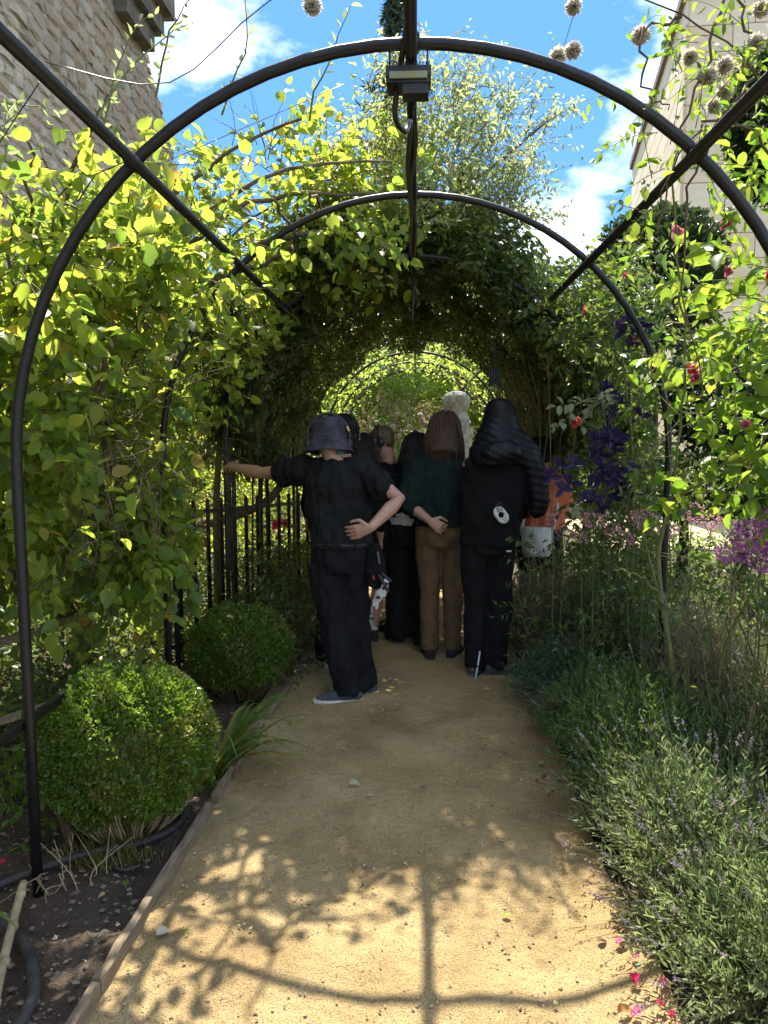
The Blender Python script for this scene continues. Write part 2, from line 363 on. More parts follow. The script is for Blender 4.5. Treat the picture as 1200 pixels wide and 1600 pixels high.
def scatter_stones(name, n, xr, yr, z, rr, m, flat=.6, power=1.0):
    P = np.stack([rng.uniform(*xr, n), yr[0]+(yr[1]-yr[0])*rng.random(n)**power, np.full(n, z)], 1)
    o6 = np.array([(1, 0, 0), (0, 1, 0), (-1, 0, 0), (0, -1, 0), (0, 0, 1), (0, 0, -1)], float)
    f8 = np.array([(0, 1, 4), (1, 2, 4), (2, 3, 4), (3, 0, 4), (1, 0, 5), (2, 1, 5), (3, 2, 5), (0, 3, 5)])
    s = (rr[0]+(rr[1]-rr[0])*rng.random(n)**3)[:, None, None]; a = rng.random(n)*6.28
    v = o6[None]*rng.uniform(.6, 1.3, (n, 6, 1)); v = v*np.array([1, .75, flat])
    c, q = np.cos(a)[:, None], np.sin(a)[:, None]
    v = np.stack([c*v[:, :, 0]-q*v[:, :, 1], q*v[:, :, 0]+c*v[:, :, 1], v[:, :, 2]], 2)*s+P[:, None]
    me = bpy.data.meshes.new(name); V = v.reshape(-1, 3); F = (f8[None]+(np.arange(n)*6)[:, None, None]).reshape(-1, 3)
    me.from_pydata(V.tolist(), [], F.tolist()); me.materials.append(m); o = link(name, me); o['kind'] = 'stuff'; return o
M_peb = mat('sandy_pebbles', (.50, .38, .22), (.22, .16, .09), 30, .9, .2)
M_peb2 = mat('bark_and_stone_chips', (.30, .22, .16), (.09, .06, .045), 25, .95, .3)
scatter_stones('gravel', 5200, (-.80, .76), (1.4, 7), .040, (.002, .0095), M_peb, power=1.7)
scatter_stones('soil_chips', 3600, (-2.0, -.84), (1.4, 5), .042, (.003, .017), M_peb2, .5, 1.7)
scatter_stones('soil_chips', 1500, (.68, 1.3), (1.4, 4), .035, (.003, .012), M_peb2, .5, 1.7)

# ---- stone tower on the left --------------------------------------------------
tower = empty('stone_tower', (-5, 6, 0), 'tall rough rubble stone tower with battered corner rising behind the leafy left shrub', 'tower')
# outline of the face in the plane x=-3.6 (y,z): the far corner slopes outwards towards the ground
prof = [(-4, 0), (13.6, 0), (12.4, 3.2), (11.3, 5.7), (10.05, 6.9), (10.05, 13), (-4, 13)]
b = MB(); k = len(prof)
b.add([(-3.605, y, z) for y, z in prof]+[(-8.5, y, z) for y, z in prof], [tuple(range(k)), tuple(range(2*k-1, k-1, -1))]+[(i, k+i, k+(i+1) % k, (i+1) % k) for i in range(k)], False)
b.build('wall_core', M_mortar, tower)
def yend(z): return 13.5-z*.36 if z < 5.7 else (11.4-(z-5.7)*1.1 if z < 6.9 else 10.0)
def stone_mesh(k):
    bm = bmesh.new(); bmesh.ops.create_cube(bm, size=1); bmesh.ops.bevel(bm, geom=bm.edges[:], offset=.2, segments=1, affect='EDGES')
    r_ = random.Random(k)
    for v in bm.verts: v.co += Vector((r_.uniform(-.10, .10), r_.uniform(-.15, .15), r_.uniform(-.16, .16)))
    me = bpy.data.meshes.new('stone'); bm.to_mesh(me); bm.free(); me.materials.append(M_stone[k % 4]); return me
SM = [stone_mesh(i) for i in range(16)]
def sxyz(o, loc, scl, rot=(0, 0, 0)):
    o.location = loc; o.scale = scl; o.rotation_euler = rot
cnt = 0; r_ = random.Random(5); toff = Vector((-5, 6, 0)); sb = [MB() for _ in range(4)]; z = .02
while z < 9.2:
    h = r_.uniform(.10, .17); y = (1.0 if z < 4 else 4.5)+r_.uniform(0, .3)
    while y < yend(z)-.1:
        w = min(r_.uniform(.10, .34), yend(z)-y+.03); hh = h*r_.uniform(.75, 1.12); rot = (r_.uniform(-.09, .09), r_.uniform(-.05, .05), r_.uniform(-.04, .04)); d = r_.uniform(.080, .100); k = r_.randrange(16); loc = Vector((-3.63, y+w/2, z+h/2+r_.uniform(-.012, .012)))
        if cnt < 300 and 4.95 < z < 7.45 and y > 6.9 and y > 6.9+(z-5.6)*1.55:
            o = link('stone', SM[k], tower); sxyz(o, loc-toff, (d, w*.98, hh), rot); cnt += 1
        else:
            b = sb[k % 4]; me = SM[k]; E = Matrix.LocRotScale(loc, __import__('mathutils').Euler(rot), (d, w*.98, hh)); b.add([E @ v.co for v in me.vertices], [tuple(p.vertices) for p in me.polygons], False)
        y += w+.004
    z += h+.006
for i in range(4): sb[i].build('stonework', M_stone[i], tower)['kind'] = 'stuff'
for (y0, y1, z0, z1, dx) in ((9.25, 10.2, 6.62, 6.86, .12), (9.15, 10.3, 6.86, 7.1, .22), (9.05, 10.4, 7.1, 9.2, .34)):
    c_ = MB(); c_.box((-3.6+dx/2, (y0+y1)/2, (z0+z1)/2), (dx+.1, y1-y0, z1-z0)); c_.build('corbel', M_corb, tower)

#- cream building on the right ------------------------------------------------
bld = empty('cream_house', (8, 17, 0), 'cream ashlar house with a brown eave rising at the upper right', 'house')
A, B, Cc = Vector((4.79, 14, 0)), Vector((6.3, 22.6, 0)), Vector((13, 13.4, 0))
H = 9.25
b = MB(); D_ = B+(Cc-A)
b.add([A, Cc, D_, B]+[p+Vector((0, 0, H)) for p in (A, Cc, D_, B)], [(0, 1, 5, 4), (1, 2, 6, 5), (2, 3, 7, 6), (3, 0, 4, 7), (4, 5, 6, 7)], False); b.build('wall', M_ash[0], bld)
def course(p, q, nrm, z0, z1, ch, w0, w1, seed):
    d = (q-p); ln = d.length; d.normalize(); ang = math.atan2(d.y, d.x); rr_ = random.Random(seed); z = z0
    while z < z1:
        s = rr_.uniform(-w0, 0)
        while s < ln:
            w = rr_.uniform(w0, w1); a, e = max(s, 0), min(s+w, ln)
            if e-a > .08:
                key = rr_.randrange(3); c = p+d*((a+e)/2)+Vector((0, 0, z+ch/2))+nrm*.012
                o = link('stone_block', BL[key], bld); sxyz(o, c-Vector((8, 17, 0)), (e-a-.016, .06, ch-.016), (0, 0, ang))
            s += w
        z += ch
BL = []
for k in range(3):
    bm = bmesh.new(); bmesh.ops.create_cube(bm, size=1); bmesh.ops.bevel(bm, geom=bm.edges[:], offset=.02, segments=1, affect='EDGES'); me = bpy.data.meshes.new('stone_block'); bm.to_mesh(me); bm.free(); me.materials.append(M_ash[k]); BL.append(me)
dA = (Cc-A).normalized(); nA = Vector((dA.y, -dA.x, 0)); dB = (B-A).normalized(); nB = Vector((-dB.y, dB.x, 0))
course(A, A+dA*3.2, nA, 4.3, 9.2, .44, .9, 1.7, 3); course(A, B, nB, 3.9, 9.2, .44, .9, 1.8, 4)
e = MB()
e.beam(A+nB*.05+Vector((0, 0, 9.32))-dB*.08, B+nB*.05+Vector((0, 0, 9.32)), .14, .16); e.build('eave', M_eave, bld)
e = MB(); e.beam(A+nA*.07+Vector((0, 0, 9.34)), Cc+nA*.07+Vector((0, 0, 9.34)), .14, .16); e.build('eave', M_eave, bld)
e = MB(); mid = (A+B+Cc+D_)/4+Vector((0, 0, 12.2)); q = [p+Vector((0, 0, 9.41)) for p in (A-dA*.12-dB*.12, Cc+dA*.12-dB*.12, D_+dA*.12+dB*.12, B-dA*.12+dB*.12)]
e.add(q+[mid], [(0, 1, 4), (1, 2, 4), (2, 3, 4), (3, 0, 4), (3, 2, 1, 0)], False); e.build('roof', M_roof, bld)

# ================================================================ pergola
AR, AZ, AC = 1.26, 1.475, .02
arch_y = [2.32, 3.70, 4.93, 6.3, 7.68, 9.05, 10.45, 11.85, 13.3]
perg = empty('arch_tunnel', (AC, 8, 0), 'black tubular iron arch tunnel spanning the sandy path', 'arch tunnel')
for y in arch_y:
    b = MB(); pts = [(AC-AR, y, -.05), (AC-AR, y, .7)]+[(AC-AR*math.cos(math.pi*i/36), y, AZ+AR*math.sin(math.pi*i/36)) for i in range(37)]+[(AC+AR, y, .7), (AC+AR, y, -.05)]
    b.tube(pts, .0178 if y < 3 else .0165, 12); hoop = b.build('hoop', M_iron, perg)
    if y > 5.5: continue
    cl = [((AC, y-.03, AZ+AR), (AC, y+.03, AZ+AR), .027)]+[((AC+sx*.845, y-.028, AZ+.935), (AC+sx*.845, y+.028, AZ+.935), .025) for sx in (-1, 1)]
    for (p, q, r) in cl: b = MB(); b.tube([p, q], r, 12); b.build('clamp', M_iron, hoop)
for x, z, nm in ((AC, AZ+AR-.028, 'ridge_bar'), (AC-.82, AZ+.912, 'side_bar'), (AC+.82, AZ+.912, 'side_bar')):
    b = MB(); b.tube([(x, .4, z), (x, 13.45, z)], .0175, 10); b.build(nm, M_iron, perg)
b = MB(); b.beam((AC-AR-.045, 1.2, .62), (AC-AR-.02, 2.62, .62), .022, .028); b.build('low_rail', M_iron, perg)

# floodlight hanging under the first hoop
fl = empty('floodlight', (.02, 2.35, 2.60), 'black finned floodlight hung under the nearest hoop crown', 'floodlight')
b = MB(); b.box((.012, 2.36, 2.655), (.135, .10, .030)); b.box((.012, 2.36, 2.632), (.125, .09, .016)); b.build('housing', M_plastic, fl)
b = MB()
for i in range(15): b.box((-.050+i*.0088, 2.36, 2.675), (.0022, .095, .014))
b.build('cooling_fin', M_plastic, fl)
m, n, l, o = newmat('lamp_glass'); p = n.new('ShaderNodeBsdfPrincipled'); p.inputs['Base Color'].default_value = (.30, .31, .16, 1); p.inputs['Roughness'].default_value = .12; l(p.outputs[0], o.inputs[0])
b = MB(); b.box((.012, 2.309, 2.642), (.112, .006, .019)); b.build('lens', m, fl)
b = MB(); b.box((.034, 2.35, 2.610), (.078, .06, .030)); b.build('driver_box', M_plastic, fl)
b = MB()
for x in (-.045, .068): b = MB(); b.tube([(x, 2.34, 2.67), (x, 2.325, 2.742)], .0022, 5); b.build('bracket', M_iron, fl)
b = MB(); q = curve_pts([(.0, 1.0, 2.70), (.0, 1.7, 2.73), (.012, 2.2, 2.775), (.0, 2.30, 2.735), (-.018, 2.36, 2.66), (-.03, 2.42, 2.57), (.0, 2.52, 2.565), (.015, 2.7, 2.66), (.0, 3.2, 2.675), (.012, 3.9, 2.672), (.0, 4.5, 2.68), (.02, 4.95, 2.66), (.01, 5.0, 2.3)], 60)
b.tube(q, .0095, 7); b.thing('power_cable', M_plastic, 'black power cable wound along the ridge bar to the floodlight', 'cable')
b = MB(); q = curve_pts([(.03, 2.5, 2.63), (.035, 2.9, 2.655), (.012, 3.4, 2.665), (.036, 4.0, 2.66), (.02, 4.9, 2.66)], 30); b.tube(q, .006, 6); b.thing('thin_cable', M_plastic, 'thin second cable strapped under the ridge bar', 'cable')
# wires
wires = [[(-.93, 2.0, 2.55), (-.70, 2.3, 2.63), (-.4, 2.3, 2.85), (0, 2.4, 3.1)], [(-.95, 2.0, 2.5), (-1.3, 2.3, 2.35), (-1.5, 2.6, 2.2)],
         [(-.6, 4.9, 3.6), (1.4, 4.0, 2.05)], [(.0, 5, 3.02), (1.25, 4.2, 2.62)], [(.55, 4.6, 2.75), (1.6, 3.8, 2.0)], [(-1.6, 3, 2.4), (-.3, 3.6, 3.2)], [(-1.3, 2.4, 1.05), (-1.35, 5, 1.05)], [(-1.3, 2.4, 1.75), (-1.3, 5, 1.75)]]
for i, w in enumerate(wires):
    b = MB(); b.tube(curve_pts(w, 12), .0018, 5)
    b.thing('training_wire', M_wire, ['loose grey wire looping from the left side bar up across the tower', 'thin wire trailing down from the left side bar into the leaves', 'long thin wire slanting down across the open sky', 'thin wire running nearly level across the sky to the cream house', 'lowest thin wire crossing the sky above the second hoop', 'thin wire slanting behind the upper left twigs', 'low wire strung along the left hoop legs', 'upper wire strung along the left hoop legs'][i], 'wire', 'training wires of the arch tunnel')

# ---- iron picket fence ----------------------------------------------------------
fence = empty('picket_fence', (-1.2, 5.6, 0), 'black iron picket fence behind the man in the bucket hat', 'fence')
fa, fb = Vector((-1.62, 4.75, 0)), Vector((-.93, 6.55, 0)); nP = 13
pm = None
for i in range(nP):
    p = fa.lerp(fb, i/(nP-1)); zt = 1.14-.07*i/(nP-1)
    if pm is None:
        b = MB(); b.tube([(0, 0, 0), (0, 0, zt-.012), (0, 0, zt), (0, 0, zt+.014)], [.0155, .0155, .014, .005], 8); pm = b.mesh('picket'); pm.materials.append(M_iron)
    o = link('picket', pm, fence); o.location = p-Vector((-1.2, 5.6, 0)); o.scale = (1, 1, zt/1.14)
for z0, z1 in ((1.06, .99), (.16, .16)):
    b = MB(); b.beam(fa+Vector((0, 0, z0)), fb+Vector((0, 0, z1)), .010, .03); b.build('rail', M_iron, fence)
for (x, y, h) in ((-1.30, 4.02, 1.0), (-1.22, 5.06, 1.32)):
    b = MB(); b.tube([(x, y, -.02), (x, y, h-.02), (x, y, h)], [.016, .016, .010], 8); b.thing('iron_stake', M_iron, 'short black stake among leaves left of the rear clipped ball' if h == 1.0 else 'black stake beside the hoop leg the man leans on', 'stake', 'black iron stakes by the fence')

# ================================================================ plants
M_lfY = leafmat('yellow_green_leaf', [(.05, .10, .026), (.13, .19, .045), (.20, .25, .055), (.27, .26, .05), (.32, .18, .04)], [(.22, .38, .05), (.52, .66, .075), (.72, .80, .09), (.84, .78, .09), (.85, .44, .08)], .6, .42, [0, .35, .75, .93, 1])
M_lfS = leafmat('silvery_green_leaf', [(.15, .20, .09), (.22, .27, .13), (.29, .31, .16)], [(.40, .52, .18), (.54, .62, .24), (.64, .66, .28)], .48, .5)
M_lfD = leafmat('dark_climber_leaf', [(.052, .092, .034), (.085, .135, .05), (.12, .17, .066), (.15, .125, .06)], [(.12, .19, .035), (.2, .28, .05), (.28, .34, .08), (.3, .22, .08)], .42, .42, [0, .45, .92, 1])
M_lfG = leafmat('mid_green_leaf', [(.05, .085, .03), (.08, .125, .045), (.11, .155, .06)], [(.12, .24, .03), (.24, .36, .05), (.38, .46, .07)], .42, .42)
M_lfR = leafmat('fresh_rose_leaf', [(.06, .12, .02), (.09, .16, .025), (.13, .19, .035)], [(.22, .44, .03), (.36, .54, .045), (.52, .62, .07)], .5, .38)
M_lfP = leafmat('pale_rose_leaf', [(.16, .21, .13), (.22, .27, .17), (.27, .31, .2)], [(.3, .4, .15), (.36, .45, .18), (.42, .5, .22)], .3, .5)
M_box = leafmat('box_leaf', [(.05, .095, .016), (.085, .145, .022), (.13, .19, .034), (.2, .18, .05)], [(.2, .36, .03), (.32, .48, .04), (.46, .56, .06), (.5, .42, .1)], .42, .3, [0, .4, .93, 1], .55)
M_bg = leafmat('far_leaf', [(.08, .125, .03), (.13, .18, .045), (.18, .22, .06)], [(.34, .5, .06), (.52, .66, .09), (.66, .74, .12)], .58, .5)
M_bay = leafmat('bay_leaf', [(.022, .042, .018), (.035, .06, .024), (.055, .085, .035)], [(.05, .1, .02), (.09, .15, .03), (.13, .2, .04)], .25, .3)
M_con = leafmat('conifer_needle', [(.03, .055, .03), (.05, .08, .045), (.07, .10, .055)], [(.08, .14, .06), (.12, .18, .08), (.16, .22, .1)], .3, .6)
M_lavG = leafmat('lavender_leaf', [(.14, .20, .09), (.20, .26, .125), (.27, .31, .16), (.34, .29, .19)], [(.26, .38, .12), (.36, .48, .16), (.46, .54, .2), (.5, .42, .25)], .42, .6, [0, .4, .88, 1])
M_lavB = leafmat('bright_lavender_leaf', [(.09, .16, .05), (.13, .21, .07), (.18, .25, .09)], [(.2, .36, .07), (.3, .46, .09), (.4, .52, .12)], .4, .55)
M_lavD = leafmat('blue_green_lavender_leaf', [(.10, .155, .09), (.14, .20, .12), (.18, .24, .15)], [(.1, .2, .08), (.16, .27, .1), (.22, .32, .13)], .33, .6)
M_lavX = leafmat('dry_lavender_leaf', [(.18, .175, .11), (.25, .23, .145), (.33, .29, .19)], [(.22, .2, .1), (.3, .26, .14), (.36, .32, .18)], .3, .7)
M_lavF = leafmat('faded_lavender_flower', [(.20, .15, .24), (.28, .21, .30), (.34, .28, .30), (.30, .24, .2)], [(.26, .2, .32), (.36, .28, .4), (.42, .36, .4), (.36, .3, .26)], .35, .8)
M_pink = leafmat('pink_petal', [(.55, .10, .24), (.65, .18, .32), (.7, .32, .42)], [(.7, .16, .3), (.8, .26, .4), (.85, .45, .52)], .4, .6)
M_red = leafmat('coral_petal', [(.50, .055, .06), (.60, .10, .09), (.66, .2, .16)], [(.7, .12, .1), (.8, .2, .16), (.8, .35, .26)], .4, .6)
M_hot = leafmat('magenta_petal', [(.58, .03, .14), (.66, .06, .2)], [(.8, .06, .2), (.85, .14, .3)], .4, .6)
M_pur = leafmat('violet_petal', [(.016, .007, .045), (.028, .011, .08), (.05, .02, .12)], [(.03, .01, .10), (.05, .018, .16), (.09, .04, .24)], .25, .5)
M_val = leafmat('magenta_purple_floret', [(.42, .10, .40), (.52, .18, .48), (.6, .30, .56)], [(.42, .12, .42), (.5, .2, .5), (.6, .32, .56)], .35, .7)
M_phx = leafmat('dusty_pink_floret', [(.62, .20, .30), (.70, .32, .40), (.72, .44, .48)], [(.6, .25, .3), (.68, .36, .4), (.72, .46, .46)], .4, .7)
M_fluff = leafmat('seed_fluff', [(.62, .56, .45), (.72, .66, .55), (.8, .75, .64)], [(.75, .68, .55), (.82, .76, .64), (.88, .82, .72)], .6, .9)
M_seedc = mat('seed_centre', (.16, .12, .06), (.09, .06, .03), 30, .9, 0)
M_yel = leafmat('yellow_petal', [(.6, .4, .03), (.65, .5, .1)], [(.7, .5, .05), (.75, .6, .15)], .4, .6)
M_orn = leafmat('orange_dead_leaf', [(.30, .14, .04), (.40, .22, .07), (.45, .32, .14)], [(.5, .25, .05), (.6, .35, .1), (.6, .45, .2)], .35, .7)
M_grass = leafmat('strappy_leaf', [(.06, .12, .03), (.09, .16, .035), (.13, .18, .04), (.3, .24, .06)], [(.2, .38, .04), (.3, .46, .06), (.4, .5, .08), (.55, .42, .1)], .4, .35, [0, .4, .85, 1])

def tunnel_free(P, inner=1.13, side=1.08):
    dx = P[:, 0]-AC; dz = P[:, 2]-AZ; up = dz > 0
    return np.where(up, np.hypot(dx, dz) > inner, np.abs(dx) > side)
def leafy(root, vols, ntw, nl, step, Lr, wr, tmpl, m, parts=0, seedr=.0, shell=.2, spread=1.0, droop=.2, up=.6, free=True, stems=None, tw=.003, lfilt=None, filt=None, twm=None, rndf=None, dirz=.3, name='leaf', rest='foliage'):
    P0, out = in_ellipsoids(vols, ntw, shell)
    if free: k = tunnel_free(P0); P0, out = P0[k], out[k]
    if filt is not None: k = filt(P0); P0, out = P0[k], out[k]
    D0 = unit(out)+rng.normal(size=P0.shape)*.45+np.array([0, 0, dirz])
    P, D, N, lines = twigs(P0, D0, nl, step*rng.uniform(.7, 1.3, len(P0)), spread, droop, up)
    if free:
        k = tunnel_free(P, 1.02, 1.0)
        if lfilt is not None: k &= lfilt(P)
        P, D, N = P[k], D[k], N[k]
    Ln = Lr[0]+(Lr[1]-Lr[0])*rng.beta(1.7, 2.0, len(P))
    rn = rng.random(len(P)) if rndf is None else rndf(P)
    leaves(root, P, D, N, Ln, Ln*wr*rng.uniform(.85, 1.15, len(P)), tmpl, m, parts, rn, name, rest)
    if tw:
        mb = MB(); add_lines(mb, lines, tw); o = mb.build('twigs', twm or M_twig, root); o['kind'] = 'stuff'

# ---- big yellow-green shrub at the left -----------------------------------------
tr = empty('broadleaf_shrub', (-2.2, 4.8, 0), 'tall sunlit yellow-green shrub with rounded leaves sprawling over the left of the arch tunnel', 'shrub')
b = MB(); stem(b, [(-2.2, 4.8, -.05), (-2.19, 4.79, .2), (-2.21, 4.78, .42)], .085, .075, 10); b.ball((-2.2, 4.78, .42), (.085, .08, .09)); b.build('trunk', M_bark, tr)
fk = (-2.2, 4.78, .40)
limbs = [[fk, (-2.55, 4.5, .8), (-2.75, 4.1, 1.5), (-2.6, 3.5, 2.3)], [fk, (-2.24, 4.7, 1.0), (-2.1, 4.3, 1.8), (-1.75, 3.7, 2.55), (-1.25, 3.2, 3.0)],
         [fk, (-2.04, 4.7, .9), (-1.74, 4.45, 1.7), (-1.42, 4.3, 2.5), (-.85, 4.2, 2.98), (-.1, 4.3, 3.1)], [(-2.2, 4.72, .75), (-1.95, 4.0, 1.5), (-1.65, 3.3, 2.2), (-1.45, 2.9, 2.7)],
         [(-2.24, 4.72, .55), (-2.6, 3.9, .75), (-2.75, 3.3, .95), (-2.6, 2.8, 1.4)], [(-2.08, 4.7, .8), (-1.8, 4.6, 1.3), (-1.62, 4.7, 2.0), (-1.3, 4.8, 2.7), (-.6, 4.9, 3.2)],
         [(-1.74, 4.45, 1.7), (-1.55, 3.9, 2.2), (-1.1, 3.7, 2.8), (-.5, 3.6, 3.05)], [(-1.42, 4.3, 2.5), (-1.0, 4.3, 2.85), (-.4, 4.5, 3.0), (.2, 4.9, 3.05)],
         [(-1.3, 4.5, 2.45), (-.8, 4.4, 2.6), (-.63, 4.2, 2.63), (-.62, 3.5, 2.66)], [(-1.0, 4.6, 2.75), (-.5, 4.4, 2.74), (-.44, 4.1, 2.75), (-.46, 3.6, 2.72)]]  # these two stems are added to lay straight shadow bars on the path
for i in range(12):
    x = random.uniform(-2.05, -1.42); y = random.uniform(3.3, 4.3); limbs.append([(-2.2+random.gauss(0, .04), 4.75, .35), (x-.1, y+.3, .8), (x, y, 1.4+random.uniform(-.2, .2)), (x+random.uniform(-.1, .2), y-.15, 2.0), (x+random.uniform(0, .4), y-.2, 2.5)])
for i, q in enumerate(limbs):
    b = MB(); stem(b, q, .036 if i < 3 else .019, .006, 7, 20, .014); b.build('branch', M_bark, tr)
vols = [(-2.0, 3.7, 1.75, .62, .85, .80), (-1.8, 3.5, 2.35, .5, .6, .28), (-.95, 4.9, 3.05, .7, .36, .40, .17), (-2.2, 3.3, 2.1, .6, .8, .35), (-1.75, 4.4, 1.05, .5, .5, .5, .06),
        (-.25, 5.05, 3.10, .5, .32, .32, .10), (-1.35, 4.6, 2.5, .35, .4, .4, .10), (-1.75, 3.4, 1.15, .4, .7, .4, .075), (-1.6, 4.2, 1.45, .35, .4, .4, .07), (-1.42, 3.25, 1.75, .16, .35, .75, .15), (-1.6, 2.75, 1.8, .2, .35, .4, .03), (-2.3, 2.9, 1.5, .6, .6, .6, .10), (-1.75, 3.9, .9, .4, .4, .25, .01), (-1.3, 4.5, 1.7, .26, .35, .8, .10)]
vols += [(-1.18, 3.42, 1.7, .13, .18, .75, .17), (-1.02, 3.5, 2.36, .16, .15, .26, .05), (-1.3, 2.55, 2.25, .25, .25, .2, .035), (-.6, 4.4, 2.74, .45, .26, .12, .05), (-1.38, 3.35, 1.5, .15, .3, .6, .07), (-1.28, 3.5, 2.45, .2, .3, .25, .05)]
def cleared(P):
    """openings pruned in the shrub: round the arm's hoop leg and above the box ball and the front bed"""
    k = ~((P[:, 0] > -1.36) & (P[:, 2] < 1.62) & (P[:, 1] > 3.6))
    for (cx, rx, cy, ry, cz, pr) in ((-1.12, .33, 2.74, .24, .70, .85), (-1.05, .26, 2.12, .22, 0, .7)):
        yy = cy+(P[:, 2]-cz)/1.483; k &= ~((np.abs(P[:, 0]-cx) < rx) & (np.abs(P[:, 1]-yy) < ry) & (P[:, 2] > .9) & (rng.random(len(P)) < pr))
    return k
leafy(tr, vols, 2000, 9, .045, (.036, .102), .70, 'round', M_lfY, 300, stems=limbs, tw=.0035, droop=.25, dirz=.1, lfilt=cleared, rndf=lambda P: np.clip(rng.beta(1.6, 2.0, len(P)), 0, 1))
# upright shoots breaking the skyline
P0 = np.array([(-1.35, 2.55, 2.5), (-1.2, 3.0, 2.75), (-.8, 3.3, 2.95), (-1.6, 2.4, 2.3), (-.95, 2.9, 2.85), (-.45, 3.5, 3.0), (-1.05, 2.6, 2.65), (-1.75, 2.5, 2.35)]); Ps, Ds, Ns, ln = twigs(P0, np.array([(.35, -.1, .9)]*len(P0))+rng.normal(size=P0.shape)*.15, 16, np.full(len(P0), .032), .8, 0, .5)
leaves(tr, Ps, Ds, Ns, rng.uniform(.03, .055, len(Ps)), rng.uniform(.014, .024, len(Ps)), 'leaf', M_lfS, 0, rest='shoot_leaves'); mb = MB(); add_lines(mb, ln, .005, 5); mb.build('shoots', M_stem, tr)['kind'] = 'stuff'

# ---- wispy silver shrub above the tunnel mouth ------------------------------------
ws = empty('silvery_climber', (-.6, 5.6, 0), 'wispy silver-green shrub sticking up into the sky behind the second hoop', 'shrub')
b = MB()
for q in ([(-1.5, 5.6, 0), (-1.45, 5.6, 1.6), (-1.0, 5.5, 2.7), (-.3, 5.5, 3.3), (.1, 5.5, 3.9)], [(-1.0, 5.5, 2.7), (-.2, 5.4, 3.0), (.5, 5.4, 3.4), (1.0, 5.4, 3.8)], [(-1.0, 5.5, 2.7), (-.8, 5.5, 3.3), (-.6, 5.5, 3.9)]): stem(b, q, .03, .006, 6)
b.build('stem', M_bark, ws)
leafy(ws, [(-.2, 5.4, 3.2, .45, .35, .35), (.2, 5.2, 3.25, .42, .35, .35), (.1, 5.5, 3.8, .32, .3, .25, .06), (.62, 5.4, 3.62, .3, .25, .2, .02), (.3, 5.05, 3.0, .45, .3, .18, .07)],
      600, 13, .032, (.035, .06), .42, 'leaf', M_lfS, 120, tw=.003, dirz=.75, droop=.05)
P0 = np.array([(.55, 5.4, 3.6), (.7, 5.4, 3.6), (.5, 5.35, 3.7), (.3, 5.4, 3.9), (.0, 5.4, 4.0), (-.3, 5.4, 3.95), (.8, 5.4, 3.65)]); Ps, Ds, Ns, ln = twigs(P0, np.array([(.7, 0, .5)]*3+[(.3, 0, .9), (0, 0, 1), (-.2, 0, 1), (.9, 0, .35)])+rng.normal(size=P0.shape)*.1, 16, np.full(len(P0), .03), .8, 0, .5)
leaves(ws, Ps, Ds, Ns, rng.uniform(.03, .05, len(Ps)), rng.uniform(.01, .018, len(Ps)), 'leaf', M_lfS, 0, rest='shoot_leaves'); mb = MB(); add_lines(mb, ln, .004, 5); mb.build('shoots', M_twig, ws)['kind'] = 'stuff'

# ---- dense dark climber roofing the middle of the tunnel ---------------------------
def roof_climber(x0, label, y0, y1, th0, th1, n, m, parts, side_lo, lr=(.044, .076), thick=.42, twn=1):
    root = empty('tunnel_climber', (x0, (y0+y1)/2, 0), label, 'climbing plant', 'climbers roofing the arch tunnel')
    th = rng.uniform(th0, th1, n); y = y0+(y1-y0)*rng.random(n)**1.35; r = AR-.05-.13*np.clip(np.sin(th*6+y*2.3)*np.sin(y*4.1-th*3.2)+.5*np.sin(th*15+y*9), -.4, 1)+thick*rng.random(n)**1.5
    y = y+np.where(y < y0+.3, .22*np.sin(th*9)+.12*np.sin(th*23), 0)
    x = AC+r*np.cos(th); z = AZ+r*np.sin(th); low = th < 0; x = np.where(low, AC+r, x); z = np.where(low, AZ+th*AR, z)
    low2 = th > math.pi; x = np.where(low2, AC-r, x); z = np.where(low2, AZ-(th-math.pi)*AR, z)
    P = np.stack([x, y, z], 1); k = (z > side_lo+.12*np.sin(y*5)) & ~((y < 5.35) & (x < -.9) & (z < 1.66)); P = P[k]; rad = np.stack([x-AC, 0*x, np.maximum(z-AZ, 0)], 1)[k]
    D = unit(np.cross(unit(rad), rng.normal(size=P.shape)))+np.array([0, 0, -.45]); N = unit(rad)+rng.normal(size=P.shape)*.5
    Ln = rng.uniform(*lr, len(P)); leaves(root, P, D, N, Ln, Ln*rng.uniform(.42, .6, len(P)), 'leaf', m, parts)
    b = MB()
    for i in range(int(16*twn)):
        yy = random.uniform(y0+.1, y1); s = 1 if random.random() < .5 else -1; q = [(AC+s*(AR+.02), yy, 0)]
        for t in np.linspace(0, 1, 7):
            a = (t*random.uniform(.8, 1.15))*math.pi/2; q.append((AC+s*(AR-.02+random.uniform(-.05, .08))*math.cos(a), yy+random.uniform(-.25, .25)+t*.3, AZ+(AR-.02+random.uniform(-.05, .08))*math.sin(a)))
        stem(b, q, random.uniform(.008, .02), .004, 5, 21)
    b.build('stem', M_bark2, root)
    nsh = int(len(P)/900); a_ = rng.uniform(max(th0, .25), min(th1, math.pi-.2), nsh); yy = rng.uniform(y0, y1, nsh); rr = AR-.1
    P0 = np.stack([AC+rr*np.cos(a_), yy, AZ+rr*np.sin(a_)], 1); D0 = np.stack([-.5*np.cos(a_), rng.normal(0, .5, nsh), -.6-0*a_], 1)
    Q, D, N, ln = twigs(P0, D0, 7, rng.uniform(.018, .032, nsh), 1, .4, .3); leaves(root, Q, D, N, rng.uniform(.035, .06, len(Q)), rng.uniform(.018, .03, len(Q)), 'leaf', m, 0, rest='hanging_shoots')
    mb = MB(); add_lines(mb, ln, .002); mb.build('shoot_stems', M_twig, root)['kind'] = 'stuff'; return root
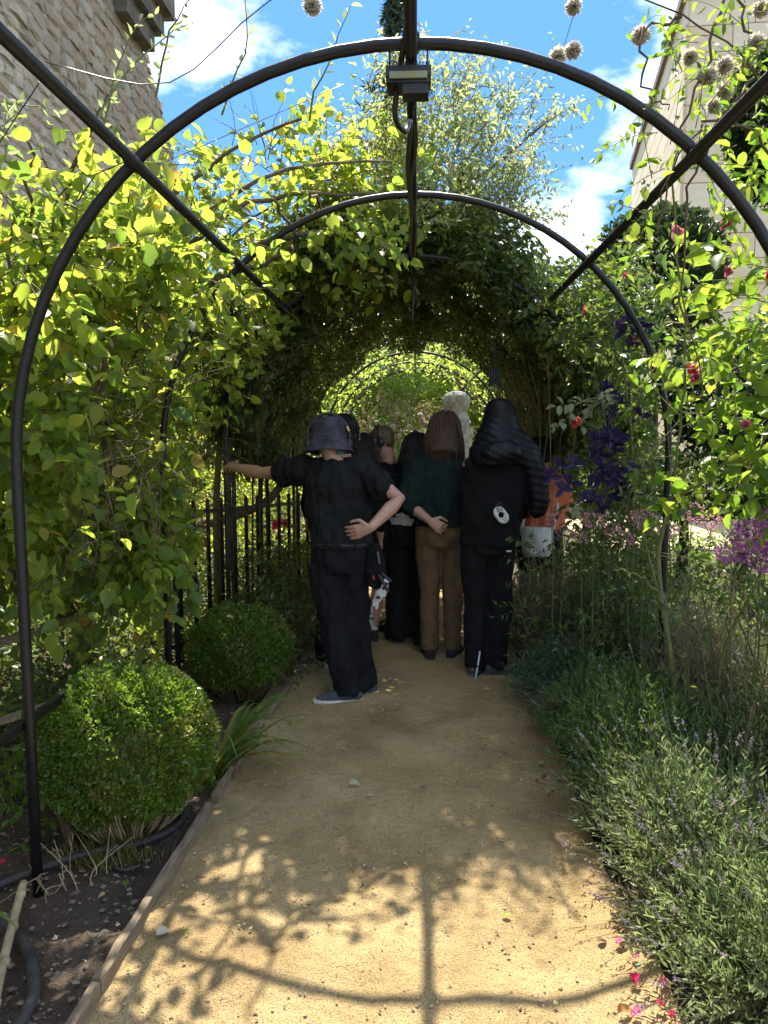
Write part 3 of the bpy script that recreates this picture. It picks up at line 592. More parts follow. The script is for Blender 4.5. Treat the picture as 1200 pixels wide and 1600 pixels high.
roof_climber(-.7, 'dense dark green climber roofing the tunnel and its left side above the hatted man', 4.85, 8.8, 1.45, math.pi+.55, 66000, M_lfD, 230, 1.36, twn=.12)
roof_climber(.7, 'dense dark green climber roofing the right side of the tunnel above the padded jacket', 4.95, 8.8, -.05, 1.65, 50000, M_lfD, 230, 1.0, twn=.45)
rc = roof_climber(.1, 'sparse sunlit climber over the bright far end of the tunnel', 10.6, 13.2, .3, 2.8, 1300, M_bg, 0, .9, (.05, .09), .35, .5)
# hanging twiggy stems on the inner right side
b = MB()
for i in range(46):
    y = random.uniform(5.0, 8.8); x = random.uniform(.80, 1.24); z1 = random.uniform(1.9, 2.35); q = [(x-.08, y, z1), (x+random.uniform(-.06, .06), y+random.uniform(-.1, .1), z1-.4), (x+random.uniform(-.1, .1), y+random.uniform(-.15, .15), random.uniform(.5, 1.3))]
    stem(b, q, .006, .003, 4, 8)
b.thing('hanging_stems', M_dry, 'tangle of bare brown stems hanging down the inner right side of the tunnel', 'stems')['kind'] = 'stuff'

# ---- clipped box balls ----------------------------------------------------------
def box_ball(c, rx, ry, rz, zc, n, label, bare):
    root = empty('box_ball', (c[0], c[1], 0), label, 'clipped shrub', 'clipped box balls along the left edge')
    d = unit(rng.normal(size=(n, 3))); d = d[d[:, 2] > -.80]; n = len(d)
    lump = 1+.045*np.sin(d[:, 0]*7+d[:, 2]*5)+.04*np.sin(d[:, 1]*13+d[:, 0]*9)+.03*np.sin(d[:, 0]*23+d[:, 2]*19+d[:, 1]*11)
    r = (1-.22*rng.random(n)**2)*lump*np.where(d[:, 2] < -.35, 1+.22*(d[:, 2]+.35), 1)
    P = np.array([c[0], c[1], zc])+d*np.array([rx, ry, rz])*r[:, None]; low = P[:, 2] < .15
    k = (~low) | (rng.random(n) < .4); P, d = P[k], d[k]; n = len(P)
    D = unit(d*.8+rng.normal(size=(n, 3))*.6+np.array([0, 0, .35])); N = unit(np.array([0, 0, .8])+rng.normal(size=(n, 3))*.6)
    Ln = rng.uniform(.014, .024, n); rn = rng.random(n)*.9; pt = np.sin(P[:, 0]*17+1)*np.sin(P[:, 2]*15+P[:, 1]*9)+.6*np.sin(P[:, 0]*31+P[:, 2]*27)+1.5*np.clip((P[:, 0]-c[0])/rx-.45, 0, 1); rn = np.where((pt > 1.0) & (rng.random(n) < .55), .98, rn)
    leaves(root, P, D, N, Ln, Ln*rng.uniform(.5, .7, n), 'leaf', M_box, 0, rn)
    b = MB()
    for i in range(260):
        a = random.uniform(0, 6.283); t = random.uniform(.2, 1); e = (c[0]+rx*t*math.cos(a)*.86, c[1]+ry*t*math.sin(a)*.86, random.uniform(.12, .24)+.1*t)
        s = (c[0]+.10*t*math.cos(a), c[1]+.10*t*math.sin(a), 0); m_ = [(s[i_]*.45+e[i_]*.55+random.uniform(-.02, .02)) for i_ in range(3)]; m_[2] *= .8
        stem(b, [s, m_, e, (e[0]*.8+c[0]*.2, e[1]*.8+c[1]*.2, e[2]+.2)], .0045, .0015, 4, 9)
    b.build('twigs', M_dry if bare else M_twig, root)['kind'] = 'stuff'
    b = MB(); stem(b, [(c[0], c[1], -.02), (c[0]+.01, c[1], .2), (c[0], c[1], .4)], .03, .018, 8); b.build('trunk', M_bark2, root); return root
box_ball((-1.09, 2.74), .335, .335, .312, .372, 32000, 'large clipped box ball with bare twiggy base, front left', True)
box_ball((-1.0, 4.25), .305, .32, .262, .315, 20000, 'smaller shaded box ball behind the front one', False)

# ---- dark low plants under the fence ----------------------------------------------
lp = empty('low_evergreen', (-1.0, 5.3, 0), 'dark leafy ground plant between the rear box ball and the fence', 'plant')
leafy(lp, [(-.95, 5.1, .30, .22, .45, .30), (-1.0, 5.8, .36, .2, .5, .32), (-.85, 4.75, .2, .14, .25, .18, .02)], 420, 8, .035, (.035, .06), .5, 'leaf', M_lfD, 60, free=False)
# sunlit shrub behind the fence with red blooms
for (nm, lab, vols, n, mt, tk, lr) in (
    ('garden_shrub', 'sunlit yellow-green shrub seen through the picket fence', [(-2.3, 7.2, .9, .5, .9, .85), (-1.95, 8.8, .8, .4, .8, .75), (-1.75, 10.2, .9, .5, .5, .9)], 560, M_lfY, (-2.3, 7.2), (.045, .08)),
    ('garden_shrub', 'bright bush filling the gap left of the dark tunnel wall', [(-2.9, 11.5, 1.2, 1.2, .6, 1.2)], 700, M_lfY, (-2.9, 10.5), (.06, .1))):
    rt = empty(nm, (tk[0], tk[1], 0), lab, 'shrub', 'sunlit shrubs beyond the fence'); leafy(rt, vols, n, 9, .06, lr, .55, 'leaf', mt, 0, free=False)
    b = MB(); stem(b, [(tk[0], tk[1], 0), (tk[0]+.1, tk[1], .5), (tk[0], tk[1], 1.2)], .05, .02, 7); b.build('trunk', M_bark, rt)
rt = empty('crooked_tree', (-1.85, 5.9, 0), 'crooked bare brown trunk leaning behind the picket fence', 'tree')
b = MB(); stem(b, [(-1.85, 5.9, -.05), (-1.78, 5.9, .35), (-1.86, 5.95, .65), (-1.78, 6, .82), (-1.5, 6.2, .9), (-1.2, 6.3, 1.05), (-1.05, 6.4, 1.35)], .055, .03, 9, 24); b.build('trunk', M_bark, rt)
b = MB(); stem(b, [(-1.86, 5.95, .65), (-1.95, 6, 1.1), (-1.6, 6.1, 1.5), (-1.3, 6.2, 1.7)], .04, .015, 8, 16); b.build('branch', M_bark, rt)
leafy(rt, [(-1.55, 6.2, 1.65, .25, .4, .25)], 70, 8, .05, (.05, .07), .55, 'leaf', M_lfG, 0, free=False)

# ---- background -----------------------------------------------------------------
def tree(nm, label, x, y, vols, n, nl, step, lr, mt, group, tmpl='leaf', th=None, wr=.6, cat='tree', tk=.12):
    rt = empty(nm, (x, y, 0), label, cat, group); top = max(v[2] for v in vols)
    b = MB(); stem(b, [(x, y, -.1), (x+.1, y, top*.35), (x, y, top*.7), (x, y, top)], tk, tk*.3, 8)
    b.build('trunk', M_bark, rt)
    for v in vols:
        b = MB(); stem(b, [(x, y, v[2]*.45), ((x+v[0])/2, (y+v[1])/2, v[2]*.8), (v[0], v[1], v[2])], tk*.4, tk*.12, 6); b.build('branch', M_bark, rt)
    P0, out = in_ellipsoids(vols, n, .25); D0 = unit(out)+rng.normal(size=P0.shape)*.5+np.array([0, 0, .2])
    P, D, N, ln = twigs(P0, D0, nl, step*rng.uniform(.7, 1.3, n), 1, .2, .6); Ln = rng.uniform(*lr, len(P))
    leaves(rt, P, D, N, Ln, Ln*wr, tmpl, mt, 0, rest='crown'); return rt
G = 'trees closing the view beyond the tunnel'
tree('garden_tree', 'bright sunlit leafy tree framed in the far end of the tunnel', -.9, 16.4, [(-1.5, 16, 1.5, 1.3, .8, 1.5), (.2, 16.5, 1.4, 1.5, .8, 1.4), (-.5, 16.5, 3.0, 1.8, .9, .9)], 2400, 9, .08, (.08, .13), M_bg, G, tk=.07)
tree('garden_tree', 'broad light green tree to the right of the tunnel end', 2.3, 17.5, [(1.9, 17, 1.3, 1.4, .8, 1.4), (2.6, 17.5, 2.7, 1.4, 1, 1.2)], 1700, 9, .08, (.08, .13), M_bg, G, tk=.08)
tree('garden_tree', 'tall dark tree behind the left of the tunnel', -4.5, 18, [(-4.5, 18, 1.8, 2.0, 1, 1.9), (-4, 18, 4.0, 1.8, 1.0, 1.4)], 1800, 9, .1, (.1, .16), M_lfG, G)
tree('garden_tree', 'dark tree behind the cream house corner', 3.9, 21, [(3.4, 21, 2.2, 1.3, 1.2, 2.1), (3.0, 21, 4.2, 1.0, 1, 1.0)], 1300, 9, .1, (.1, .16), M_lfG, G)
for i, (x, y, h) in enumerate([(-14, 30, 5), (-8, 34, 6), (-2, 36, 5.5), (5, 38, 6), (14, 34, 6)]):
    tree('distant_tree', ['distant round tree left of the stone tower foot', 'distant tree second from the left on the skyline', 'distant tree straight beyond the path end', 'distant tree behind the light green trees', 'distant tree beyond the cream house'][i], x, y, [(x, y, h*.5, 4, 2.5, h*.5), (x+1, y, h*.8, 2.8, 2, h*.3)], 520, 8, .18, (.22, .36), M_lfG, 'distant trees on the skyline', tk=.25)
def conifer(label, x, y, z0, z1, rad, n, seed, hang=.5):
    rt = empty('cedar', (x, y, 0), label, 'conifer', 'cedars behind the garden'); b = MB(); stem(b, [(x, y, -.1), (x, y, z1*.5), (x, y, z1)], .17, .025, 8); b.build('trunk', M_bark2, rt)
    zz = z0+(z1-z0)*rng.random(n)**.8; a = rng.random(n)*6.283; rr = rad*(1-(zz-z0)/(z1-z0)*.92)*rng.uniform(.35, 1.05, n)
    mb = MB(); Ps = []; Ds = []
    for i in range(n):
        e = np.array([x+rr[i]*math.cos(a[i]), y+rr[i]*math.sin(a[i]), zz[i]-.25*rr[i]*hang]); s = np.array([x, y, zz[i]])
        mb.tube([s, (s+e)/2+np.array([0, 0, .06*rr[i]]), e], [.02, .012, .003], 3, False)
        k = int(30+34*rr[i]); t = rng.random(k)**.7; c = s[None]+(e-s)[None]*t[:, None]+rng.normal(size=(k, 3))*np.array([.08, .08, .04])*(.4+rr[i]*.35); Ps.append(c); Ds.append(unit((e-s)[None]*.5+rng.normal(size=(k, 3))*.5+np.array([0, 0, -hang*.6])))
    mb.build('branches', M_bark2, rt)['kind'] = 'stuff'; P = np.concatenate(Ps); D = np.concatenate(Ds); Ln = rng.uniform(.14, .30, len(P))
    leaves(rt, P, D, rng.normal(size=P.shape), Ln, Ln*.16, 'leaf', M_con, 0, rest='crown'); return rt
conifer('feathery cedar top showing above the crown of the nearest hoop', -.5, 19, 5.0, 12.6, 1.9, 95, 3)
conifer('drooping cedar branch tips right of the wispy shrub', 1.2, 20, 3.0, 8.6, 2.6, 110, 4, 1.1)

# ---- flowers ---------------------------------------------------------------------
def petal_mesh(name, m, layers, tmpl='round', centre=None):
    """layers: (count, length, width, elevation deg, z)"""
    Ps = []; Ds = []; Ns = []; Ln = []; Wd = []
    for (n, ln, wd, el, z) in layers:
        for i in range(n):
            a = 2*math.pi*i/n+random.uniform(-.2, .2)+len(Ps); e = R(el+random.uniform(-9, 9)); d = np.array([math.cos(a)*math.cos(e), math.sin(a)*math.cos(e), math.sin(e)])
            Ps.append((0, 0, z)); Ds.append(d); Ns.append((-math.cos(a)*math.sin(e), -math.sin(a)*math.sin(e), math.cos(e))); Ln.append(ln*random.uniform(.85, 1.1)); Wd.append(wd)
    me = cloud_mesh(name, np.array(Ps, float), np.array(Ds), np.array(Ns), np.array(Ln), np.array(Wd), tmpl, m, (0, 0, 0), rng.random(len(Ps))); return me
FM = {'rose_pink': petal_mesh('flower', M_pink, [(6, .034, .032, 20, 0), (6, .030, .028, 45, .002), (5, .024, .022, 65, .004), (4, .018, .016, 78, .006)]),
      'rose_red': petal_mesh('flower', M_red, [(6, .032, .030, 22, 0), (6, .028, .026, 48, .002), (5, .022, .02, 68, .004)]),
      'rose_hot': petal_mesh('flower', M_hot, [(6, .03, .03, 20, 0), (5, .026, .024, 45, .002), (4, .018, .016, 70, .004)]),
      'clem': petal_mesh('flower', M_pur, [(6, .056, .034, 8, 0), (12, .013, .003, 60, .003)], 'leaf')}
def flower(parent, kind, p, face=(-.2, -1, .35), s=1.0):
    o = link('flower', FM[kind], parent); q = (Vector(face)+Vector((random.gauss(0, .3), random.gauss(0, .2), random.gauss(0, .3)))).to_track_quat('Z', 'Y')
    o.location = Vector(p)-wloc(parent); o.rotation_euler = q.to_euler(); o.scale = (s, s, s); return o

# ---- rose and clematis behind the second hoop, right -------------------------------
cl = empty('purple_clematis', (1.2, 4.3, 0), 'climbing plant with deep violet clematis flowers on the right hoop legs', 'clematis')
leafy(cl, [(1.2, 4.3, 1.75, .24, .5, .62), (1.22, 4.7, 1.15, .22, .5, .45), (1.15, 4.5, 2.25, .25, .45, .3), (1.0, 4.75, 2.4, .25, .3, .22), (1.2, 4.5, .72, .28, .45, .35)], 800, 7, .035, (.035, .062), .62, 'leaf', M_lfG, 120, tw=.0025)
b = MB()
for i in range(5):
    x = random.uniform(1.1, 1.32); y = random.uniform(4.2, 4.9); stem(b, [(x, y, 0), (x+random.uniform(-.05, .05), y, .7), (x+random.uniform(-.1, .1), y, 1.4), (x-.05+random.uniform(-.1, .1), y, 2.1)], .007, .003, 5)
b.build('stem', M_twig, cl)
for (cx, cy, cz, n, sp) in ((1.12, 4.15, 2.14, 6, .055), (1.08, 4.15, 1.56, 9, .085), (1.0, 4.2, 1.42, 7, .09), (.91, 4.2, 1.26, 7, .07), (1.10, 4.2, 1.28, 8, .05), (1.11, 4.2, 1.79, 4, .05), (1.14, 4.2, 1.40, 5, .05), (1.0, 4.2, 1.62, 4, .06)):
    for i in range(n): flower(cl, 'clem', (cx+random.gauss(0, sp), cy-.22+random.gauss(0, .05), cz+random.gauss(0, sp)), s=random.uniform(.85, 1.15))
rr_ = empty('rambling_rose', (1.02, 4.05, 0), 'pale-leaved rose spray with coral blooms reaching out left of the clematis', 'rose')
b = MB(); stem(b, [(1.25, 4.1, 0), (1.24, 4.1, .9), (1.18, 4.05, 1.7), (1.0, 3.98, 1.78), (.83, 3.95, 1.72)], .010, .003, 6); stem(b, [(1.18, 4.05, 1.7), (1.1, 4.05, 2.1), (.96, 4.1, 2.25)], .006, .003, 5); b.build('stem', M_stem, rr_)
P0 = np.array([(1.1, 3.98, 1.76), (1.0, 3.97, 1.78), (.93, 3.96, 1.76), (.87, 3.95, 1.72), (1.05, 3.97, 1.72)]); P, D, N, ln = twigs(P0, np.array([(-.6, -.2, .1), (-.5, -.2, -.5), (-.8, 0, .2), (-.5, -.1, -.7), (-.1, -.3, .6)]), 7, np.full(5, .026), 1, .15, .9)
leaves(rr_, P, D, N, rng.uniform(.045, .062, len(P)), rng.uniform(.030, .04, len(P)), 'round', M_lfP, 60); mb = MB(); add_lines(mb, ln, .002); mb.build('twigs', M_stem, rr_)['kind'] = 'stuff'
flower(rr_, 'rose_hot', (.955, 4.12, 2.25)); flower(rr_, 'rose_red', (.87, 3.95, 1.64), (0, -.8, .6), 1.15); flower(rr_, 'rose_red', (.895, 3.96, 1.655), s=.9); flower(rr_, 'rose_pink', (1.2, 4.1, 2.09), s=.8)

# ---- fresh green climbing rose in the right foreground ------------------------------
rs = empty('climbing_rose', (1.25, 3.2, 0), 'fresh green climbing rose with long bare stems at the right foreground', 'rose')
for q, r0 in (([(1.22, 3.25, 0), (1.2, 3.28, .48), (1.13, 3.3, .95), (1.15, 3.3, 1.24), (1.35, 3.25, 1.46), (1.56, 3.1, 1.68), (1.7, 2.9, 2.2)], .013), ([(1.25, 3.28, 0), (1.21, 3.3, .55), (1.10, 3.32, .98), (1.05, 3.3, 1.15)], .009), ([(1.3, 3.1, 0), (1.33, 3.1, .6), (1.42, 3.0, 1.0), (1.62, 2.9, 1.5), (1.66, 2.8, 2.0)], .009),
              ([(1.45, 3.0, .2), (1.5, 2.9, 1.2), (1.42, 2.8, 2.0), (1.25, 2.7, 2.5)], .008), ([(1.15, 3.3, 1.24), (1.16, 3.2, 1.7), (1.1, 3.1, 2.2), (1.0, 3.0, 2.6)], .006), ([(1.18, 3.3, .8), (1.0, 3.2, .98), (.9, 3.2, 1.0)], .004)):
    b = MB(); stem(b, q, r0, .004, 7, 20, .006); b.build('stem', M_stem, rs)
leafy(rs, [(1.55, 2.9, 2.15, .22, .45, .32), (1.45, 3.0, 1.75, .22, .4, .30), (1.6, 2.8, 1.75, .22, .4, .3), (1.5, 3.1, 1.4, .25, .3, .2), (1.25, 3.2, 2.1, .16, .3, .35, .008), (1.5, 2.7, 2.5, .16, .3, .16)],
      230, 7, .045, (.035, .095), .66, 'round', M_lfR, 280, stems=None, tw=.003, droop=.25, twm=M_stem)
for p, k, s in (((1.09, 3.15, 2.40), 'rose_pink', 1), ((1.10, 3.16, 2.36), 'rose_pink', .8), ((1.29, 3.15, 2.43), 'rose_pink', 1), ((1.17, 3.12, 1.84), 'rose_red', 1.35), ((1.185, 3.12, 1.815), 'rose_pink', 1), ((1.40, 3.0, 2.2), 'rose_red', .7), ((1.52, 2.9, 2.02), 'rose_red', .7), ((1.22, 2.95, 2.2), 'rose_pink', .8), ((1.36, 2.85, 2.45), 'rose_pink', .9), ((1.5, 2.7, 2.3), 'rose_pink', .8), ((1.30, 2.9, 1.62), 'rose_pink', .8), ((1.02, 3.6, 2.32), 'rose_hot', .8)): flower(rs, k, p, s=s)
b = MB()
for i in range(26):
    x = random.uniform(1.15, 1.7); y = random.uniform(2.8, 3.6); z = random.uniform(.9, 2.1); stem(b, [(x, y, z), (x+random.uniform(-.2, .2), y+.05, z+random.uniform(-.1, .2)), (x+random.uniform(-.3, .3), y, z+random.uniform(-.2, .3))], .003, .001, 4, 8)
b.build('dead_twigs', M_dry, rs)['kind'] = 'stuff'

# ---- seed-head clematis over the first hoop's right shoulder ------------------------
sh = empty('seedhead_clematis', (1.1, 2.5, 0), 'clematis with fluffy round seed heads over the right shoulder of the nearest hoop', 'clematis')
b = MB()
for q in ([(1.5, 2.7, 0), (1.45, 2.65, 1.2), (1.3, 2.55, 2.2), (1.1, 2.5, 2.7), (.85, 2.45, 2.86), (.55, 2.5, 3.0)], [(1.1, 2.5, 2.7), (1.0, 2.5, 2.95), (.6, 2.55, 3.1)], [(1.2, 2.52, 2.45), (.95, 2.4, 2.55), (.80, 2.38, 2.35), (.78, 2.4, 2.2)], [(.85, 2.45, 2.86), (.72, 2.4, 2.78), (.74, 2.38, 2.62), (.79, 2.36, 2.55)],
          [(1.1, 2.5, 2.7), (.9, 2.4, 2.45), (.86, 2.4, 2.1), (.95, 2.42, 1.7)], [(1.0, 2.5, 2.95), (.86, 2.45, 2.5), (.80, 2.4, 2.2)], [(1.25, 2.5, 2.6), (1.15, 2.4, 2.95), (1.0, 2.4, 3.1)]): stem(b, q, .0055, .002, 5, 20, .008)
b.build('stem', M_twig, sh)
leafy(sh, [(.66, 2.5, 2.92, .16, .15, .09), (.9, 2.45, 2.55, .2, .12, .16), (1.05, 2.5, 2.85, .18, .2, .13), (1.2, 2.5, 2.85, .15, .2, .15), (.85, 2.4, 2.35, .15, .1, .18), (1.15, 2.45, 2.5, .14, .15, .14)], 95, 6, .03, (.028, .05), .5, 'leaf', M_lfR, 230, tw=.0018, free=False, droop=.35)
def seed_mesh(seed):
    r2 = np.random.default_rng(seed); n = 420; d = unit(r2.normal(size=(n, 3))); Ln = r2.uniform(.020, .028, n)
    me = cloud_mesh('seed_head', d*.004, d+r2.normal(size=(n, 3))*.15, r2.normal(size=(n, 3)), Ln, np.full(n, .0062), 'diamond', M_fluff, (0, 0, 0), r2.random(n)); return me
SEED = [seed_mesh(i) for i in range(3)]
sc_b = MB(); sc_b.ball((0, 0, 0), .0055, 8, 5); SC = sc_b.mesh('seed_centre'); SC.materials.append(M_seedc)
def seed(parent, p, s=1.0):
    o = link('seed_head', SEED[random.randrange(3)], parent); o.location = Vector(p)-wloc(parent); o.scale = (s, s, s); o.rotation_euler = (random.random()*6, random.random()*6, 0)
    c = link('seed_centre', SC, o); return o
for p in ((.49, 2.79), (.526, 2.78), (.734, 2.82), (.532, 2.932), (1.074, 2.75), (1.009, 2.742), (1.085, 2.788), (.942, 2.695), (1.018, 2.669), (.966, 2.605), (1.1, 2.891), (.908, 2.782), (1.15, 2.84)): seed(sh, (p[0], 2.5+random.uniform(-.04, .04), p[1]), random.uniform(.9, 1.25))
b = MB(); stem(b, [(.56, 2.5, 3.0), (.53, 2.5, 2.9), (.50, 2.5, 2.8)], .0015, .001, 4); b.build('stalk', M_twig, sh)
sd_ = empty('hanging_seed_head', (-.297, 2.5, 2.946), 'single fluffy seed head hanging at the top edge left of the ridge bar', 'seed head'); seed(sd_, (-.297, 2.5, 2.946), 1.2)

# ---- clipped bay, ivy and dark shrubs on the right -----------------------------------
def dense_ball(nm, label, c, r, n, lr, mt, cat, wr=.55, trunk=True, group=None):
    rt = empty(nm, (c[0], c[1], 0), label, cat, group); d = unit(rng.normal(size=(n, 3))); lump = 1+.07*np.sin(d[:, 0]*6+d[:, 2]*7)+.05*np.sin(d[:, 1]*11+d[:, 2]*9)
    P = np.array(c)+d*np.array(r)*(lump*(1-.3*rng.random(n)**2))[:, None]; D = unit(d*.7+rng.normal(size=(n, 3))*.7+np.array([0, 0, .2])); N = unit(np.array([0, 0, .7])+rng.normal(size=(n, 3))*.6)
    Ln = rng.uniform(*lr, n); leaves(rt, P, D, N, Ln, Ln*wr, 'leaf', mt, 0, rest='crown')
    b = MB(); stem(b, [(c[0], c[1], -.05), (c[0]+.03, c[1], c[2]*.5), (c[0], c[1], c[2])], .07, .03, 8); b.build('trunk', M_bark2, rt); return rt
dense_ball('clipped_bay', 'dark round clipped evergreen in front of the cream house', (2.52, 8, 3.2), (.66, .62, .66), 9000, (.05, .09), M_bay, 'clipped tree')
dense_ball('ivy_column', 'dark evergreen climbing beside the cream house at the right edge', (4.15, 9, 5.1), (.55, .5, .85), 6500, (.07, .12), M_bay, 'tree')
dense_ball('dark_shrub', 'dark glossy shrub behind the climbing rose on the right', (2.9, 6.6, 1.95), (.75, .6, .55), 8000, (.045, .08), M_bay, 'shrub')
dense_ball('dark_shrub', 'low dark green shrub beneath the glossy one on the right', (2.6, 7.2, 1.1), (1.0, .5, .32), 7000, (.04, .07), M_lfG, 'shrub')
dense_ball('dark_shrub', 'mid-green bush beyond the right tunnel side', (2.0, 8.6, 1.7), (.65, .6, .9), 8000, (.05, .08), M_lfG, 'shrub')
dense_ball('garden_shrub', 'leafy bush at the far right edge behind the rose', (3.5, 6.0, 1.0), (.7, .5, .6), 6000, (.05, .08), M_lfG, 'shrub')

# ---- pink phlox and the big purple valerian ---------------------------------------------
def floret_plant(nm, label, base, heads, mt, n, leafm=M_lfG, group=None):
    rt = empty(nm, (base[0], base[1], 0), label, 'flower', group); b = MB()
    for (x, y, z, r) in heads:
        k = int(n*(r/.08)**2); d = unit(rng.normal(size=(k, 3))); P = np.array((x, y, z))+d*np.array((r, r, r*.75))*rng.uniform(.6, 1.05, (k, 1))
        o = link('flower_head', cloud_mesh('flower_head', P, unit(d+rng.normal(size=(k, 3))*.6), d+rng.normal(size=(k, 3))*.3, rng.uniform(.010, .018, k), rng.uniform(.008, .013, k), 'leaf', mt, (base[0], base[1], 0), rng.random(k)), rt)
        stem(b, [(base[0]+(x-base[0])*.4, base[1]+(y-base[1])*.4, 0), (x*.8+base[0]*.2, y*.8+base[1]*.2, z*.6), (x, y, z)], .004, .0025, 5)
    b.build('stem', M_stem, rt); zs = max(h[2] for h in heads)
    leafy(rt, [(base[0], base[1], zs*.5, .2, .2, zs*.4)], 60, 7, .03, (.035, .06), .4, 'leaf', leafm, 40, free=False); return rt
floret_plant('red_valerian', 'large domed magenta-purple flower cluster at the right edge', (1.45, 3.12, 0), [(1.39, 3.0, 1.18, .088), (1.50, 3.02, 1.15, .085), (1.31, 3.0, 1.11, .06), (1.42, 2.98, 1.08, .055), (1.45, 3.0, 1.25, .055)], M_val, 420)
for i, (bs, hs) in enumerate([((1.02, 3.98, 0), [(.98, 3.92, 1.14, .062), (1.08, 3.95, 1.08, .055), (.92, 3.95, 1.04, .045)]), ((1.25, 3.85, 0), [(1.20, 3.8, 1.16, .065), (1.32, 3.82, 1.09, .06), (1.13, 3.85, 1.05, .05)]), ((1.62, 4.2, 0), [(1.55, 4.1, 1.16, .07), (1.70, 4.2, 1.10, .06), (1.45, 4.15, 1.06, .055)]), ((.86, 4.3, 0), [(.83, 4.25, 1.10, .05), (.90, 4.28, 1.02, .05)])]):
    floret_plant('pink_phlox', ['dusty pink flower clump just right of the hoop leg', 'dusty pink flower clump behind the long green rose stems', 'pink flower clump furthest right by the pale terrace', 'pink flower clump nearest the orange shirt'][i], bs, hs, M_phx, 200, group='pink phlox clumps on the right')
rp_ = empty('red_geranium', (-1.5, 8.2, 0), 'bright red blooms seen low through the picket fence', 'flower')
for p in ((-1.46, 8.1, .62), (-1.38, 8.1, .60), (-1.52, 8.15, .58)): flower(rp_, 'rose_hot', p, s=2.2)
leafy(rp_, [(-1.5, 8.2, .4, .25, .2, .25)], 50, 6, .04, (.05, .07), .7, 'round', M_lfG, 0, free=False)

# ---- lavender bed on the right ------------------------------------------------------------
def lavender(label, x, y, r, h, m, n, flowers=0, fh=.2, dry=0, lean=(0, 0), Lr=(.022, .042), w=.16, sq=1.0):
    rt = empty('lavender_bush', (x, y, 0), label, 'lavender', 'lavender bushes along the right path edge')
    a = rng.random(n)*6.283; t = np.sqrt(rng.random(n)); ox = np.cos(a)*t; oy = np.sin(a)*t*sq
    base = np.stack([x+ox*r*.35, y+oy*r*.35, np.full(n, .02)], 1); hh = h*(1-.55*t**2.2)*rng.uniform(.72, 1.08, n)*(1+.12*np.sin(a*3+1)*t)
    tip = np.stack([x+ox*r*rng.uniform(.85, 1.08, n)+lean[0]*hh, y+oy*r*rng.uniform(.85, 1.08, n)+lean[1]*hh, hh], 1)
    dirs = unit(tip-base+np.stack([ox, oy, 0*ox], 1)*.1); Ps = []; Ds = []; nl = 15
    for k in range(nl):
        f = .30+.70*k/(nl-1); f = f+rng.uniform(-.03, .03, n); P = base+(tip-base)*f[:, None]; P[:, 2] += .06*r*np.sin(f*3.14)
        sd2 = unit(np.cross(dirs, rng.normal(size=(n, 3)))); Ps.append(P); Ds.append(unit(dirs*.75+sd2*.7+np.array([0, 0, .15])))
    P = np.concatenate(Ps); D = np.concatenate(Ds); N = unit(rng.normal(size=P.shape)); Ln = rng.uniform(*Lr, len(P)); rn = np.clip(np.repeat(rng.random(n)[None], nl, 0).ravel()*.7+rng.random(len(P))*.3, 0, 1)
    leaves(rt, P, D, N, Ln, Ln*w, 'diamond', m, 0, rn)
    b = MB()
    for i in range(0, n, 3): b.tube([base[i], (base[i]+tip[i])/2+np.array([0, 0, .05*r]), tip[i]], [.0028, .002, .0008], 3, False)
    b.build('twigs', M_dry if dry else M_twig, rt)['kind'] = 'stuff'
    if flowers:
        i = rng.choice(n, flowers, replace=flowers > n); s = tip[i]; d = unit(dirs[i]+rng.normal(size=s.shape)*.14+np.array([0, 0, .1])); e = s+d*(fh*rng.uniform(.6, 1.25, flowers))[:, None]; b = MB()
        for u, v in zip(s, e): b.tube([u, (u+v)/2+np.array([0, 0, .008]), v], [.0013, .0011, .0009], 3, False)
        b.build('flower_stalks', M_stem if not dry else M_dry, rt)['kind'] = 'stuff'
        k = 13; q = np.repeat(e, k, 0)+np.repeat(d, k, 0)*rng.uniform(-.028, .02, (flowers*k, 1)); dd = unit(np.repeat(d, k, 0)*.6+rng.normal(size=q.shape)*.6); Ln = rng.uniform(.006, .011, len(q))
        leaves(rt, q, dd, rng.normal(size=q.shape), Ln, Ln*.6, 'diamond', M_lavF, 0, np.repeat(rng.random(flowers), k), rest='flower_spikes')
    return rt
lavender('grey-green lavender with faded purple spikes in the bottom right corner', 1.13, 1.95, .46, .42, M_lavG, 850, 150, .17, lean=(-.15, -.1))
lavender('lavender with faded spikes leaning over the path, second from the front', 1.10, 2.45, .45, .48, M_lavG, 900, 130, .16, lean=(-.12, 0))
lavender('bright green lavender bush in the sun at the right path edge', 1.08, 3.02, .46, .55, M_lavB, 1000, 20, .12, lean=(-.1, 0))
lavender('yellow-green lavender bush rounding the corner of the shade', 1.02, 3.5, .40, .50, M_lavB, 800, 0)
lavender('blue-green lavender mound in the shade below the padded jacket', 1.0, 4.15, .48, .42, M_lavD, 1000, 0)
lavender('dark greyish lavender mound beside the tote bag', 1.0, 5.15, .48, .70, M_lavX, 850, 0, dry=1)
lavender('second dark mound at the foot of the clematis', 1.3, 4.75, .45, .72, M_lavD, 900, 0)
lavender('tall silvery lavender with bare woody stems at the right edge', 1.65, 2.95, .42, .88, M_lavG, 700, 60, .14, dry=1)
lavender('tall dry lavender full of straw-coloured stems under the purple flower', 1.45, 3.45, .36, .86, M_lavX, 620, 60, .12, dry=1)
lavender('green lavender mass at the right edge below the woody stems', 1.62, 2.35, .42, .66, M_lavB, 800, 40, .14)
lavender('green shrubby mass of lavender behind the bare rose stems', 1.55, 4.0, .42, .78, M_lavG, 700, 0)
lavender('dead brown lavender skirt spilling on the path by the shade line', .83, 3.75, .22, .30, M_lavX, 300, 0, dry=1)
